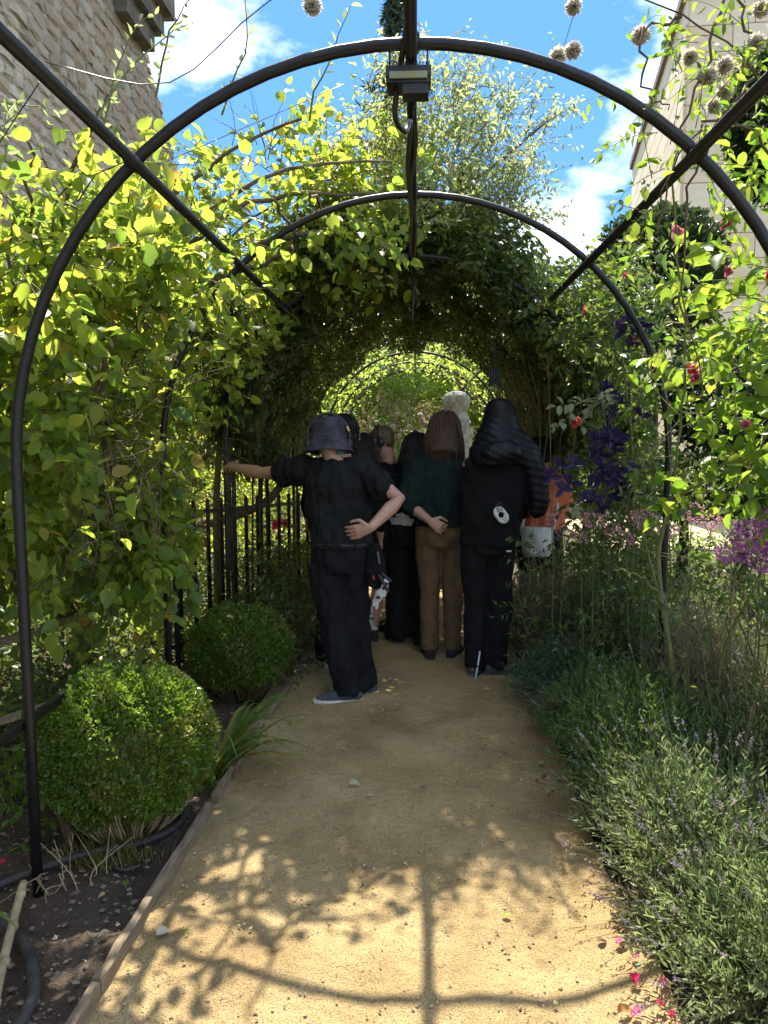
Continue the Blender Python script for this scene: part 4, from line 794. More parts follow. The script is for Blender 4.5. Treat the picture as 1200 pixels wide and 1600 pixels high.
lavender('dead twiggy lavender skirt in front by the fallen petals', .86, 2.2, .2, .2, M_lavX, 240, 30, .08, dry=1)
lavender('low lavender clump spilling between the second and third bushes', .93, 2.75, .28, .34, M_lavG, 420, 40, .12, lean=(-.1, 0))
lavender('lavender corner plant half out of the frame', 1.5, 1.75, .36, .5, M_lavG, 520, 60, .15)
b = MB()
for i in range(18):
    x = random.uniform(1.2, 1.8); y = random.uniform(2.5, 3.5); h = random.uniform(.7, 1.15); stem(b, [(x, y, 0), (x+random.uniform(-.1, .1), y+random.uniform(-.1, .1), h*.55), (x+random.uniform(-.25, .2), y+random.uniform(-.15, .1), h)], .006, .0015, 5, 10)
b.thing('woody_stems', M_twig, 'bare dark woody stems rising through the lavender at the right', 'stems')['kind'] = 'stuff'
# dried climber with pale seed heads at the far end, and the weathered stone post
bc = empty('dry_seedhead_climber', (-.3, 12.4, 0), 'brown dried climber dotted with pale round seed heads at the far end of the tunnel', 'climbing plant')
b = MB()
for i in range(120):
    x = random.uniform(-1.1, .75); z = random.uniform(.5, 2.2)-.35*abs(x+.1); stem(b, [(x, 12.4+random.uniform(-.3, .3), z-.3), (x+random.uniform(-.4, .4), 12.4+random.uniform(-.3, .3), z), (x+random.uniform(-.6, .6), 12.3, z+random.uniform(-.3, .3))], .009, .003, 4, 8)
b.build('stems', M_dry, bc)['kind'] = 'stuff'
leafy(bc, [(-.2, 12.5, 1.5, .9, .3, .75)], 170, 6, .05, (.05, .08), .5, 'leaf', leafmat('withered_leaf', [(.16, .11, .06), (.26, .19, .10), (.34, .27, .16)], [(.3, .2, .08), (.4, .3, .14), (.5, .4, .22)], .35, .8), 0, free=False)
for i in range(46): seed(bc, (random.gauss(.05, .4), 12.1+random.uniform(-.1, .1), random.gauss(1.55, .28)), random.uniform(1.1, 1.7))
st = empty('stone_figure', (.70, 12.0, 0), 'weathered grey stone post with a rounded head beyond the people', 'stone post')
M_lich = mat('lichened_limestone', (.36, .345, .30), (.20, .19, .165), 12, .9, 1, 30, dist=.02)
b = MB(); b.lathe((.70, 12, 0), [(.30, 0), (.30, .25), (.26, .3), (.24, 1.0), (.235, 1.5), (.26, 1.6), (.25, 1.72)], 18); b.add([(.70+.25*math.cos(a_*6.283/18), 12+.25*math.sin(a_*6.283/18), 1.72) for a_ in range(18)], [tuple(range(18))]); b.build('shaft', M_lich, st)
b = MB(); b.lathe((.68, 12, 1.70), [(.20, 0), (.22, .1), (.19, .2), (.16, .24), (.20, .32), (.225, .42), (.21, .5), (.15, .56), (.06, .59), (.001, .595)], 18); b.build('rounded_head', M_lich, st)

# ================================================================ people
def clothm(name, c, c2=None, rough=.85, bump=.5): return mat(name, c, c2 or tuple(x*.6 for x in c), 14, rough, bump, 120, spec=.25, dist=.004)
M_skin = mat('skin', (.50, .29, .20), (.42, .225, .155), 18, .5, .15, 200, dist=.001, pos=(.3, .75))
M_blackT = clothm('black_cotton', (.010, .010, .011)); M_blackW = clothm('black_wool', (.008, .008, .009), rough=.95); M_greenK = clothm('dark_green_knit', (.010, .022, .020))
M_brownC = clothm('brown_corduroy', (.17, .10, .05), (.12, .068, .035)); M_navyT = clothm('black_work_trousers', (.009, .009, .0115)); M_greyS = clothm('charcoal_shorts', (.05, .05, .048))
M_orange = clothm('orange_cotton', (.60, .17, .075), (.50, .13, .055)); M_hat = clothm('charcoal_hat_cloth', (.075, .07, .09), (.03, .028, .038), bump=.8); M_puff = clothm('black_padded_nylon', (.011, .0115, .016), rough=.42)
M_hairD = mat('dark_hair', (.014, .010, .008), (.006, .005, .004), 30, .5, .7, 60, stretch=(6, 6, .6), dist=.008); M_hairB = mat('brown_hair', (.12, .058, .03), (.035, .018, .010), 30, .5, .8, 60, stretch=(7, 7, .5), dist=.008); M_hairL = mat('sandy_hair', (.16, .10, .05), (.08, .05, .025), 40, .6, .7, 90, dist=.004)
M_shoeW = mat('off_white_rubber', (.62, .58, .50), (.5, .46, .4), 12, .7, .2); M_shoeN = mat('blue_grey_mesh', (.07, .08, .11), (.04, .045, .06), 30, .8, .4, 150); M_shoeD = mat('dark_suede', (.03, .022, .018), (.018, .014, .012), 20, .85, .3); M_shoeG = mat('grey_trainer_mesh', (.075, .075, .075), (.045, .045, .045), 24, .85, .3)
M_white = clothm('white_canvas', (.66, .66, .62), (.56, .56, .52)); M_tape = mat('white_tape', (.70, .68, .60), (.6, .58, .5), 20, .6, .1); M_eye = mat('eye', (.04, .03, .025), None, 10, .15, 0); M_yelp = mat('yellow_plastic', (.75, .5, .03), None, 10, .4, 0); M_whp = mat('white_plastic', (.75, .75, .73), None, 10, .4, 0); M_lip = mat('lips', (.36, .14, .11), None, 20, .5, 0)

def nrm(v): v = Vector(v); v.normalize(); return v
def torso_rings(J, k=1.0, levels=None, add=(0, 0)):
    r, f = J['r'], J['f']; pel, che, nek = Vector(J['pel']), Vector(J['che']), Vector(J['nek']); out = []
    base = [(pel+Vector((0, 0, -.10)), .130, .105), (pel, .165, .118), (pel.lerp(che, .4), .143, .102), (che, .168, .115), (che.lerp(nek, .5), .172, .108), (che.lerp(nek, .80), .125, .082), (nek, .062, .062)]
    for i, (c, a, b) in enumerate(base):
        if levels and i not in levels: continue
        out.append((c, r*(a*k+add[0]), f*(b*k+add[1])))
    return out
def hand(mb, wr, d, n, side, curl=.5, s=1.0, spread=.0, thumb=.6):
    """palm, four unequal curled fingers and a thumb; d along the hand, n out of the palm's back, side = towards the thumb"""
    wr = Vector(wr); d = nrm(d); n = Vector(n); n = nrm(n-d*n.dot(d)); w = nrm(d.cross(n)); w = w if w.dot(Vector(side)) > 0 else -w
    mb.loft([(wr-d*.01, w*.024*s, n*.018*s), (wr+d*.03*s, w*.034*s, n*.016*s), (wr+d*.065*s, w*.041*s, n*.014*s), (wr+d*.092*s, w*.040*s, n*.012*s)], 12)
    for i, (o, l) in enumerate(((.034, .074), (.0115, .084), (-.0115, .078), (-.034, .062))):
        p = wr+d*.085*s+w*o*s; dd = nrm(d+w*o*spread*8); pts = [p-dd*.015, p]; a = 0
        for q in (.44, .32, .24): a += curl*(.9 if q == .44 else 1.1); pts.append(pts[-1]+(dd*math.cos(a)-n*math.sin(a))*l*q*s)
        mb.limb(pts, [.0088*s, .0088*s, .0083*s, .0077*s, .0066*s], 8, 1, tuple(w))
    t0 = wr+d*.025*s+w*.028*s; t1 = t0+(d*.6+w*.75-n*.15).normalized()*.038*s; t2 = t1+(d*.9+w*(.35-thumb*.4)-n*.25*thumb).normalized()*.032*s; t3 = t2+(d*.95+w*(.1-thumb*.3)-n*.3*thumb).normalized()*.024*s
    mb.limb([wr+d*.012*s+w*.008*s, t0, t1, t2, t3], [.014*s, .0135*s, .0115*s, .0095*s, .008*s], 8, 1, tuple(n))
def body(root, J, vox=.008, s=1.0):
    mb = MB(); r, f = J['r'], J['f']; mb.loft(torso_rings(J, .94), 18)
    h = Vector(J['head']); fd = nrm(J['face']); u = nrm(Vector(J.get('up', (0, 0, 1)))-fd*fd.dot(Vector(J.get('up', (0, 0, 1))))); fr = fd.cross(u); M = Matrix((fr, fd, u)).transposed(); k = J.get('hs', 1.0)
    mb.ball(h+u*.025*k-fd*.008*k, (.076*k, .094*k, .090*k), 16, 12, M); mb.ball(h+fd*.022*k-u*.045*k, (.058*k, .068*k, .068*k), 14, 10, M)
    mb.ball(h+fd*.062*k-u*.092*k, (.025*k, .022*k, .018*k), 8, 6, M)
    mb.limb([h+fd*.086*k+u*.02*k, h+fd*.103*k-u*.012*k, h+fd*.108*k-u*.028*k], [.008*k, .012*k, .014*k], 8); mb.limb([h+fd*.078*k-fr*.04*k+u*.033*k, h+fd*.09*k+u*.036*k, h+fd*.078*k+fr*.04*k+u*.033*k], [.010*k]*3, 8)
    mb.limb([h+fd*.085*k-fr*.018*k-u*.058*k, h+fd*.09*k-u*.056*k, h+fd*.085*k+fr*.018*k-u*.058*k], [.008*k]*3, 8)
    for q in (-1, 1): mb.ball(h+fr*.077*k*q-fd*.006*k-u*.004*k, (.010*k, .020*k, .031*k), 8, 7, M)
    nk = Vector(J['nek']); mb.limb([nk-Vector((0, 0, .03)), nk.lerp(h, .35)-fd*.01, h-u*.045*k-fd*.018*k], [.066, .057, .055], 14)
    for q in 'LR':
        sh, el, wr, hp, kn, an = (Vector(J[a+q]) for a in ('sh', 'el', 'wr', 'hp', 'kn', 'an'))
        mb.limb([sh, sh.lerp(el, .5), el, el.lerp(wr, .3), wr], [.054, .047, .038, .042, .027], 12)
        mb.limb([hp, hp.lerp(kn, .4), kn, kn.lerp(an, .3), an], [.076, .066, .048, .052, .036], 12)
        t = nrm(J['toe'+q]); mb.limb([an+Vector((0, 0, -.035))-t*.03, an+t*.07+Vector((0, 0, -.05)), an+t*.15+Vector((0, 0, -.058))], [.036, .036, .026], 10)
        d, n, sd, cu = J['hand'+q]; hand(mb, wr+(wr-el).normalized()*.01, d, n, sd, cu, J.get('hsz', 1.0))
    o = mb.build('body', M_skin, root); remesh(o, vox, 2, .35); o.data.materials.clear(); o.data.materials.append(M_skin)
    for q in (-1, 1):
        b = MB(); b.ball(h+fd*.080*k+fr*.031*k*q+u*.012*k, .011*k, 8, 6); b.build('eye', M_eye, root)
    b = MB(); b.limb([h+fd*.091*k-fr*.02*k-u*.057*k, h+fd*.097*k-u*.056*k, h+fd*.091*k+fr*.02*k-u*.057*k], [.005*k, .007*k, .005*k], 8); b.build('lips', M_lip, root)
    return M, fr, fd, u, h
def garment(root, name, m, mb, vox=.011, wr=.006, fr=(10, 10, 6), sm=3, fn=None):
    o = mb.build(name, m, root); remesh(o, vox, sm, .5); o.data.materials.clear(); o.data.materials.append(m)
    if wr:
        if fn is None and vox > .0105: wrinkle(o, wr*1.7, (7, 7, 3.4)); wrinkle(o, wr*1.1, (19, 19, 10))
        else: wrinkle(o, wr, fr, fn)
    return o
def top(root, J, m, name='shirt', add=.02, hem=.0, sl=.5, slr=(.072, .068, .066), flare=.0, wr=.008, fn=None):
    mb = MB(); r, f = J['r'], J['f']; rs = torso_rings(J, 1.0, None, (add, add*.8)); rs = rs[1:]; c, a, b = rs[0]; rs[0] = (c+Vector((0, 0, hem)), a*(1+flare), b*(1+flare)); rs[-1] = (Vector(J['nek'])+Vector((0, 0, .012)), r*.075, f*.075)
    c, a, b = rs[1]; rs[1] = (c, a*1.12, b*1.12); mb.loft(rs, 22)
    for q in 'LR':
        sh, el, wr_ = (Vector(J[a_+q]) for a_ in ('sh', 'el', 'wr'))
        if sl <= 1: pts = [sh, sh.lerp(el, sl*.5), sh.lerp(el, sl)]; rad = slr
        else: pts = [sh, sh.lerp(el, .5), el, el.lerp(wr_, sl-1)]; rad = (slr[0], slr[1], slr[2], slr[2]*.8)
        nk = Vector(J['nek']); mb.limb([nk.lerp(sh, .45)-Vector((0, 0, .02))]+pts, [rad[0]*.95]+list(rad), 14)
    return garment(root, name, m, mb, wr=wr, fn=fn)
def trousers(root, J, m, rad=(.094, .080, .072, .07), end=1.0, name='trousers', wr=.008, hipadd=.020):
    mb = MB(); r, f = J['r'], J['f']; pel = Vector(J['pel']); mb.loft([(pel+Vector((0, 0, -.11)), r*.15, f*.12), (pel+Vector((0, 0, -.03)), r*(.165+hipadd), f*(.118+hipadd)), (pel+Vector((0, 0, .10)), r*(.150+hipadd), f*(.108+hipadd))], 20)
    for q in 'LR':
        hp, kn, an = (Vector(J[a+q]) for a in ('hp', 'kn', 'an'))
        if end >= 1: pts = [hp, hp.lerp(kn, .5), kn, kn.lerp(an, .5), an+Vector((0, 0, -.035))]; rr = [rad[0], (rad[0]+rad[1])/2, rad[1], rad[2], rad[3]]
        else: pts = [hp, hp.lerp(kn, .5), hp.lerp(kn, end)]; rr = rad[:3]
        mb.limb(pts[:-1]+[pts[-1]], rr, 16, dome=False)
    return garment(root, name, m, mb, wr=wr, fr=(11, 11, 8))
def shoe(root, an, t, m, ms, s=1.0, w=.046):
    an = Vector(an); t = nrm((t[0], t[1], 0)); sd = Vector((t.y, -t.x, 0)); g_ = Vector((an.x, an.y, 0)); mb = MB()
    mb.limb([g_-t*.045*s+Vector((0, 0, .06)), g_+t*.03*s+Vector((0, 0, .066)), g_+t*.11*s+Vector((0, 0, .05)), g_+t*.175*s+Vector((0, 0, .043))], [.040*s, .043*s, .040*s, .030*s], 14, 1, tuple(sd)); mb.limb([g_+Vector((0, 0, .06)), g_+Vector((0, 0, .115))], [.043*s, .044*s], 14)
    o = mb.build('shoe', m, root); remesh(o, .008, 3); o.data.materials.clear(); o.data.materials.append(m)
    pr = [(-.088, 0), (-.075, .028), (-.03, .038), (.03, .037), (.1, w), (.16, w*.95), (.205, .026), (.215, 0)]; out = pr+[(a, -b) for a, b in reversed(pr[1:-1])]; b = MB(); vs = []
    for z, k in ((0, .96), (.012, 1.03), (.030, 1.0), (.034, .94)): vs += [g_+t*(.06+(a-.06)*k)*s+sd*c*k*s+Vector((0, 0, z+.014+(.006 if a > .17 else 0))) for a, c in out]
    n = len(out); b.add(vs, [(i+j*n, (i+1) % n+j*n, (i+1) % n+(j+1)*n, i+(j+1)*n) for j in range(3) for i in range(n)]+[tuple(range(n-1, -1, -1)), tuple(range(3*n, 4*n))]); b.build('sole', ms, o)
    return o
def hair(root, M, h, u, fd, m, k=1.0, long=0, name='hair', r=None, cut=-.02):
    mb = MB(); mb.ball(h+u*.030*k-fd*.016*k, (.086*k, .100*k, .098*k), 18, 12, M); mb.ball(h-fd*.035*k-u*.015*k, (.080*k, .075*k, .085*k), 14, 10, M)
    if long:
        fr = fd.cross(u); mb.loft([(h+u*.03*k-fd*.03*k, fr*.088*k, fd*.085*k), (h-u*.06*k-fd*.045*k, fr*.092*k, fd*.075*k), (h-u*.5*long-fd*.062*k-Vector((0, 0, .02)), fr*.094*k, fd*.055*k), (h-Vector((0, 0, long*.8))-fd*.07*k, fr*.055*k, fd*.022*k)], 18)
    o = garment(root, name, m, mb, .010, .006, (34, 34, 5)); b = MB(); fr = fd.cross(u)
    for i in range(190 if long else 130):
        a_ = random.uniform(-2.0, 2.0); e_ = random.uniform(-.25, 1.5) if not long else random.uniform(.0, 1.45); back = nrm(-fd*math.cos(a_)+fr*math.sin(a_)); q = h+u*.028*k-fd*.016*k
        def on(el, rr=1.0): return q+(back*math.cos(el)*.092*k+u*math.sin(el)*.094*k)*rr
        if long:
            L_ = long*random.uniform(.55, 1.12); w_ = random.uniform(-.06, .07); p1 = on(e_, 1.02); p2 = on(max(e_-.6, -.1), 1.09+w_); p3 = on(-.3, 1.12+w_)+back*random.uniform(0, .02)+fr*random.gauss(0, .012)-V3(0, 0, L_*.45); b.tube(curve_pts([p1, p2, p3, p3+V3(random.gauss(0, .022), random.gauss(0, .014), -L_*.5)-back*.02], 9), [.007, .009, .0095, .009, .008, .007, .006, .0045, .003, .0015][:len(curve_pts([p1, p2, p3, p3], 9))], 4, False)
        else:
            d_ = e_-random.uniform(.35, .6); b.tube([on(e_, 1.02), on((e_+d_)/2, 1.07), on(d_, 1.05+random.uniform(0, .03))], [.006, .006, .001], 4, False)
    b.build('strands', m, o)['kind'] = 'stuff'; return o
def jset(pel, che, nek, head, yaw, face, shw=.19, hpw=.088, **kw):
    """standing skeleton; yaw in degrees turns the body from +Y towards +X"""
    a = R(yaw); f = Vector((math.sin(a), math.cos(a), 0)); r = Vector((math.cos(a), -math.sin(a), 0)); J = dict(pel=Vector(pel), che=Vector(che), nek=Vector(nek), head=Vector(head), r=r, f=f, face=face); nk = Vector(nek); pl = Vector(pel)
    for q, s in (('L', -1), ('R', 1)):
        J['sh'+q] = nk+r*s*shw-Vector((0, 0, .055)); J['el'+q] = J['sh'+q]+r*s*.05-Vector((0, 0, .28)); J['wr'+q] = J['el'+q]+f*.12-Vector((0, 0, .20)); J['hp'+q] = pl+r*s*hpw-Vector((0, 0, .04)); J['kn'+q] = Vector((J['hp'+q].x, J['hp'+q].y, .48))+f*.02; J['an'+q] = Vector((J['hp'+q].x, J['hp'+q].y, .095)); J['toe'+q] = f+r*s*.2
        J['hand'+q] = (f*.5-Vector((0, 0, .9)), r*s, f, .35)
    J.update(kw); return J
def V3(*a): return Vector(a)
def prs(x, y, label): return empty('person', (x, y, 0), label, 'person', None)

# --- man in the bucket hat, leaning on the hoop leg --------------------------------------
J = jset((-.40, 4.27, .90), (-.42, 4.37, 1.20), (-.447, 4.40, 1.425), (-.485, 4.43, 1.555), 9, (-.15, 1, -.12), .195,
         shL=V3(-.635, 4.45, 1.375), elL=V3(-.93, 4.63, 1.345), wrL=V3(-1.155, 4.80, 1.375), shR=V3(-.255, 4.36, 1.365), elR=V3(-.055, 4.24, 1.215), wrR=V3(-.205, 4.075, 1.075),
         hpL=V3(-.49, 4.28, .84), hpR=V3(-.315, 4.26, .84), knL=V3(-.445, 4.25, .48), anL=V3(-.345, 4.20, .095), knR=V3(-.335, 4.31, .48), anR=V3(-.265, 4.34, .095), toeL=(-1, -.22, 0), toeR=(-1, .25, 0),
         handL=((-.50, .80, .12), (-.4, -.3, .7), (.3, .2, 1), .55), handR=((-.86, .12, -.25), (0, -1, -.1), (-.2, 0, 1), .3))
m1 = prs(-.38, 4.25, 'person in black tee and charcoal bucket hat leaning one hand on the hoop leg')
M, fr, fd, u, h = body(m1, J, .0048)
top(m1, J, M_blackT, 'tee_shirt', .030, .045, .50, (.076, .080, .084), .03, .016)
trousers(m1, J, M_navyT, (.098, .088, .086, .084), wr=.011, hipadd=.016)
for q, t in (('L', (-1, -.22)), ('R', (-1, .25))): shoe(m1, J['an'+q], t, M_shoeN, M_shoeW, 1.0)
b = MB(); c = h+V3(0, 0, .0)
prof = [(.148, -.072), (.150, -.066), (.126, -.020), (.108, .008), (.106, .026), (.104, .080), (.095, .116), (.070, .134), (.001, .138), ]
Mh = Matrix((fr, fd, u)).transposed(); b.lathe(c, prof+[(.001, .132), (.066, .128), (.090, .111), (.099, .08), (.101, .026), (.103, .006), (.121, -.022), (.146, -.074), (.148, -.072)], 32, Mh)
o = b.build('bucket_hat', M_hat, m1); md = o.modifiers.new('s', 'SUBSURF'); md.levels = 1; md.render_levels = 1
dg = bpy.context.evaluated_depsgraph_get(); me = bpy.data.meshes.new_from_object(o.evaluated_get(dg)); o.modifiers.clear(); o.data = me; wrinkle(o, .013, (15, 15, 15))
hatb = MB(); hatb.lathe(c, [(.1105, .010), (.1095, .026), (.1075, .030)], 32, Mh); hatb.build('hat_band', M_hat, o)
b = MB(); b.tube([c+fr*(.128*math.cos(t_)) + u*(.005+.150*math.sin(t_))-fd*.02 for t_ in np.linspace(-.12, math.pi+.12, 26)], .010, 8); eb = b.build('ear_defenders', M_plastic, m1)
for s_ in (-1, 1):
    b = MB(); b.ball(c+fr*.124*s_-u*.03-fd*.015, (.024, .038, .046), 12, 9, Mh); b.build('ear_cup', M_plastic, eb)
b = MB(); b.box(c+fr*.117+u*.062-fd*.028, (.012, .020, .030), M=Mh @ Matrix.Rotation(R(-25), 3, 'Y')); b.build('yellow_clip', M_yelp, eb)
b = MB(); b.limb([c+fr*.05-fd*.09-u*.085, c+fr*.085-fd*.06-u*.075, c+fr*.10-fd*.02-u*.07], [.012, .016, .014], 8); b.build('blue_neck_cord', clothm('faded_blue_cloth', (.10, .17, .22)), m1)
b = MB(); pl = J['pel']; b.loft([(pl+V3(0, 0, .035), J['r']*.185, J['f']*.138), (pl+V3(0, 0, .065), J['r']*.185, J['f']*.138)], 24); b.build('belt', M_plastic, m1)
pc = empty('tool_pouch', (-.20, 4.19, .72), 'black tool pouch hanging from the belt of the person in the bucket hat', 'tool pouch')
mb = MB(); mb.limb([(-.195, 4.20, .93), (-.19, 4.19, .84), (-.19, 4.19, .74)], [.045, .062, .050], 12, .6); o = garment(pc, 'pouch', M_blackW, mb, .008, .008, (30, 30, 30))
for (a_, e_, nm_, mm) in (((-.175, 4.135, .92), (-.165, 4.12, .86), 'karabiner', M_wire), ((-.165, 4.13, .79), (-.115, 4.12, .70), 'black_strap', M_plastic), ((-.150, 4.13, .80), (-.10, 4.12, .76), 'black_strap', M_plastic)):
    b = MB(); b.limb([a_, e_], [.010, .008], 8); b.build(nm_, mm, pc)
b = MB(); b.tube([(-.20, 4.128, .79), (-.195, 4.126, .765)], .007, 6); b.build('red_tag', clothm('red_tag', (.45, .05, .04)), pc)
rg = empty('white_rag', (-.155, 4.2, .62), 'white and black glove dangling below the tool pouch', 'glove'); mb = MB(); mb.limb([(-.135, 4.19, .74), (-.155, 4.19, .68), (-.19, 4.20, .62)], [.026, .034, .022], 10, .35); mb.limb([(-.16, 4.19, .66), (-.185, 4.2, .585)], [.012, .008], 8); mb.limb([(-.175, 4.19, .66), (-.205, 4.2, .60)], [.012, .008], 8); garment(rg, 'palm', M_white, mb, .006, .006, (40, 40, 40), 2)
for p_ in ((-.14, 4.165, .71), (-.175, 4.168, .655), (-.125, 4.165, .735)):
    b = MB(); b.ball(p_, (.014, .008, .010), 7, 5); b.build('black_patch', M_plastic, rg)

# --- tall dark-haired person hidden behind him --------------------------------------------
J = jset((-.47, 4.95, .90), (-.46, 4.96, 1.2), (-.455, 4.97, 1.42), (-.445, 4.98, 1.59), 5, (.1, 1, -.1), anL=V3(-.565, 4.88, .095), anR=V3(-.40, 5.0, .095), toeL=(-.5, .8, 0), shR=V3(-.30, 4.96, 1.36))
p2 = prs(-.47, 4.95, 'dark-haired person in black almost hidden behind the bucket hat'); M, fr, fd, u, h = body(p2, J, .010); hair(p2, M, h, u, fd, M_hairD, 1.06, .0)
top(p2, J, M_blackW, 'sweatshirt', .03, 0, 1.6, (.07, .065, .06)); trousers(p2, J, M_navyT)
for q in 'LR': shoe(p2, J['an'+q], J['toe'+q], M_shoeW, M_shoeW)
# --- person with dark head bowed between the hat and the man in profile --------------------
J = jset((-.32, 5.45, .84), (-.335, 5.47, 1.12), (-.345, 5.48, 1.31), (-.372, 5.55, 1.455), -6, (-.1, 1, -.6), .17, anR=V3(-.285, 5.50, .10), toeR=(-.3, 1, 0))
p8 = prs(-.33, 5.45, 'person in black with long dark hair bowed beside the bucket hat'); M, fr, fd, u, h = body(p8, J, .010); hair(p8, M, h, u, fd, M_hairD, 1.05, .26)
top(p8, J, M_blackT, 'sweatshirt', .02, 0, 1.7, (.064, .06, .055)); trousers(p8, J, M_navyT, (.09, .075, .06), .98, 'cropped_trousers')
for q in 'LR':
    shoe(p8, J['an'+q], J['toe'+q], M_shoeD, M_shoeG); b = MB(); a_ = J['an'+q]; b.limb([a_+V3(0, 0, -.02), a_+V3(0, 0, .10), a_+V3(0, 0, .19)], [.042, .044, .052], 12); sk = b.build('sock', M_white, p8)
    for z_ in (.10, .14): b = MB(); b.lathe(a_+V3(0, 0, z_), [(.0475, 0), (.0495, .014)], 14); b.build('dark_stripe', M_shoeG, sk)
# --- man in profile with headset, tee and shorts -----------------------------------------
J = jset((-.155, 5.72, .90), (-.15, 5.72, 1.17), (-.165, 5.72, 1.355), (-.225, 5.705, 1.53), -62, (-1, .12, -.22), .18, hs=1.0, elL=V3(-.12, 5.52, 1.07), wrL=V3(-.26, 5.48, 1.0), handL=((-.9, -.1, -.2), (0, -1, 0), (0, 0, 1), .5), anL=V3(-.155, 5.72, .10), knL=V3(-.15, 5.66, .49), hpL=V3(-.14, 5.66, .86), toeL=(-1, .25, 0), anR=V3(-.07, 5.86, .10), toeR=(-1, .5, 0))
p3 = prs(-.155, 5.72, 'bearded person in profile with headset, black tee and charcoal shorts'); M, fr, fd, u, h = body(p3, J, .0075); 
mb = MB(); mb.ball(h+u*.048-fd*.014, (.081, .098, .078), 16, 12, M); mb.ball(h-fd*.05+u*.01, (.072, .055, .075), 12, 9, M); garment(p3, 'hair', M_hairL, mb, .009, .004, (60, 60, 60))
mb = MB(); mb.limb([h-fr*.062+fd*.01-u*.045, h-fr*.045+fd*.05-u*.085, h+fd*.075-u*.10, h+fr*.045+fd*.05-u*.085, h+fr*.062+fd*.01-u*.045], [.016, .022, .026, .022, .016], 10); garment(p3, 'beard', M_hairL, mb, .007, .003, (80, 80, 80))
b = MB(); b.tube([h+fr*(.088*math.cos(t_))+u*(.015+.125*math.sin(t_)) for t_ in np.linspace(0, math.pi, 20)], .006, 8); hd = b.build('headset', M_plastic, p3)
for s_ in (-1, 1): b = MB(); b.ball(h+fr*.088*s_-fd*.008, (.018, .032, .036), 12, 9, M); b.build('ear_cup', M_plastic, hd)
b = MB(); b.tube([h-fr*.092-u*.0+fd*.02, h-fr*.085+fd*.07+u*.01, h-fr*.06+fd*.112+u*.012], .0045, 6); b.build('spectacle_arm', M_plastic, hd)
top(p3, J, M_blackT, 'tee_shirt', .03, -.02, .62, (.075, .075, .075)); trousers(p3, J, M_greyS, (.115, .105, .105), .92, 'shorts', .012)
b = MB(); nk = J['nek']; b.tube([nk+J['r']*.078*math.cos(t_)+J['f']*.078*math.sin(t_)+V3(0, 0, .022) for t_ in np.linspace(0, 6.283, 20)], .003, 5); b.build('necklace', M_wire, p3)
for q in 'LR': shoe(p3, J['an'+q], J['toe'+q], M_shoeD, M_shoeG, 1.05)
# --- woman with bowed dark head and wide black trousers -------------------------------------
J = jset((.0, 5.45, .87), (.0, 5.47, 1.14), (.01, 5.50, 1.32), (.04, 5.58, 1.46), 10, (.15, 1, -.55), .165, shL=V3(-.10, 5.47, 1.25), elL=V3(-.13, 5.45, 1.02), wrL=V3(-.06, 5.55, .85))
p4 = prs(0, 5.45, 'person with bowed dark head and wide black trousers left of the brown-haired woman'); M, fr, fd, u, h = body(p4, J, .010); hair(p4, M, h, u, fd, M_hairD, 1.02, .30); top(p4, J, M_blackW, 'hooded_top', .025, .12, 1.5, (.066, .062, .058)); trousers(p4, J, M_blackT, (.095, .092, .098, .10), wr=.011)
b = MB(); b.loft([(V3(0, 5.45, .93), J['r']*.178, J['f']*.135), (V3(0, 5.45, 1.02), J['r']*.176, J['f']*.133)], 22); o = garment(p4, 'pale_hem', M_white, b, .010, .004)
for q in 'LR': shoe(p4, J['an'+q], J['toe'+q], M_shoeD, M_shoeD)
# --- woman with long brown hair, dark green top and brown trousers ----------------------------
J = jset((.215, 5.16, .92), (.205, 5.15, 1.20), (.21, 5.16, 1.415), (.238, 5.20, 1.60), 6, (.15, 1, -.35), .17, hs=.98, shL=V3(.045, 5.14, 1.36), elL=V3(.0, 5.08, 1.10), wrL=V3(.125, 4.965, 1.015), shR=V3(.355, 5.15, 1.36), elR=V3(.395, 5.14, 1.09), wrR=V3(.33, 5.33, 1.02),
         handL=((.86, -.02, -.55), (-.1, -1, .1), (.3, 0, .9), .55), hpL=V3(.125, 5.16, .88), hpR=V3(.305, 5.16, .88), knL=V3(.135, 5.16, .50), anL=V3(.14, 5.13, .10), knR=V3(.298, 5.15, .50), anR=V3(.305, 5.12, .10))
p5 = prs(.22, 5.15, 'woman with long brown hair, dark green top and brown trousers, hand behind her back'); M, fr, fd, u, h = body(p5, J, .005); hair(p5, M, h, u, fd, M_hairB, 1.08, .29)
top(p5, J, M_greenK, 'loose_top', .030, .035, 1.06, (.085, .092, .10), .05, .012); trousers(p5, J, M_brownC, (.088, .071, .066, .066), wr=.007)
for q in 'LR': shoe(p5, J['an'+q], J['toe'+q], M_shoeD, M_shoeD)
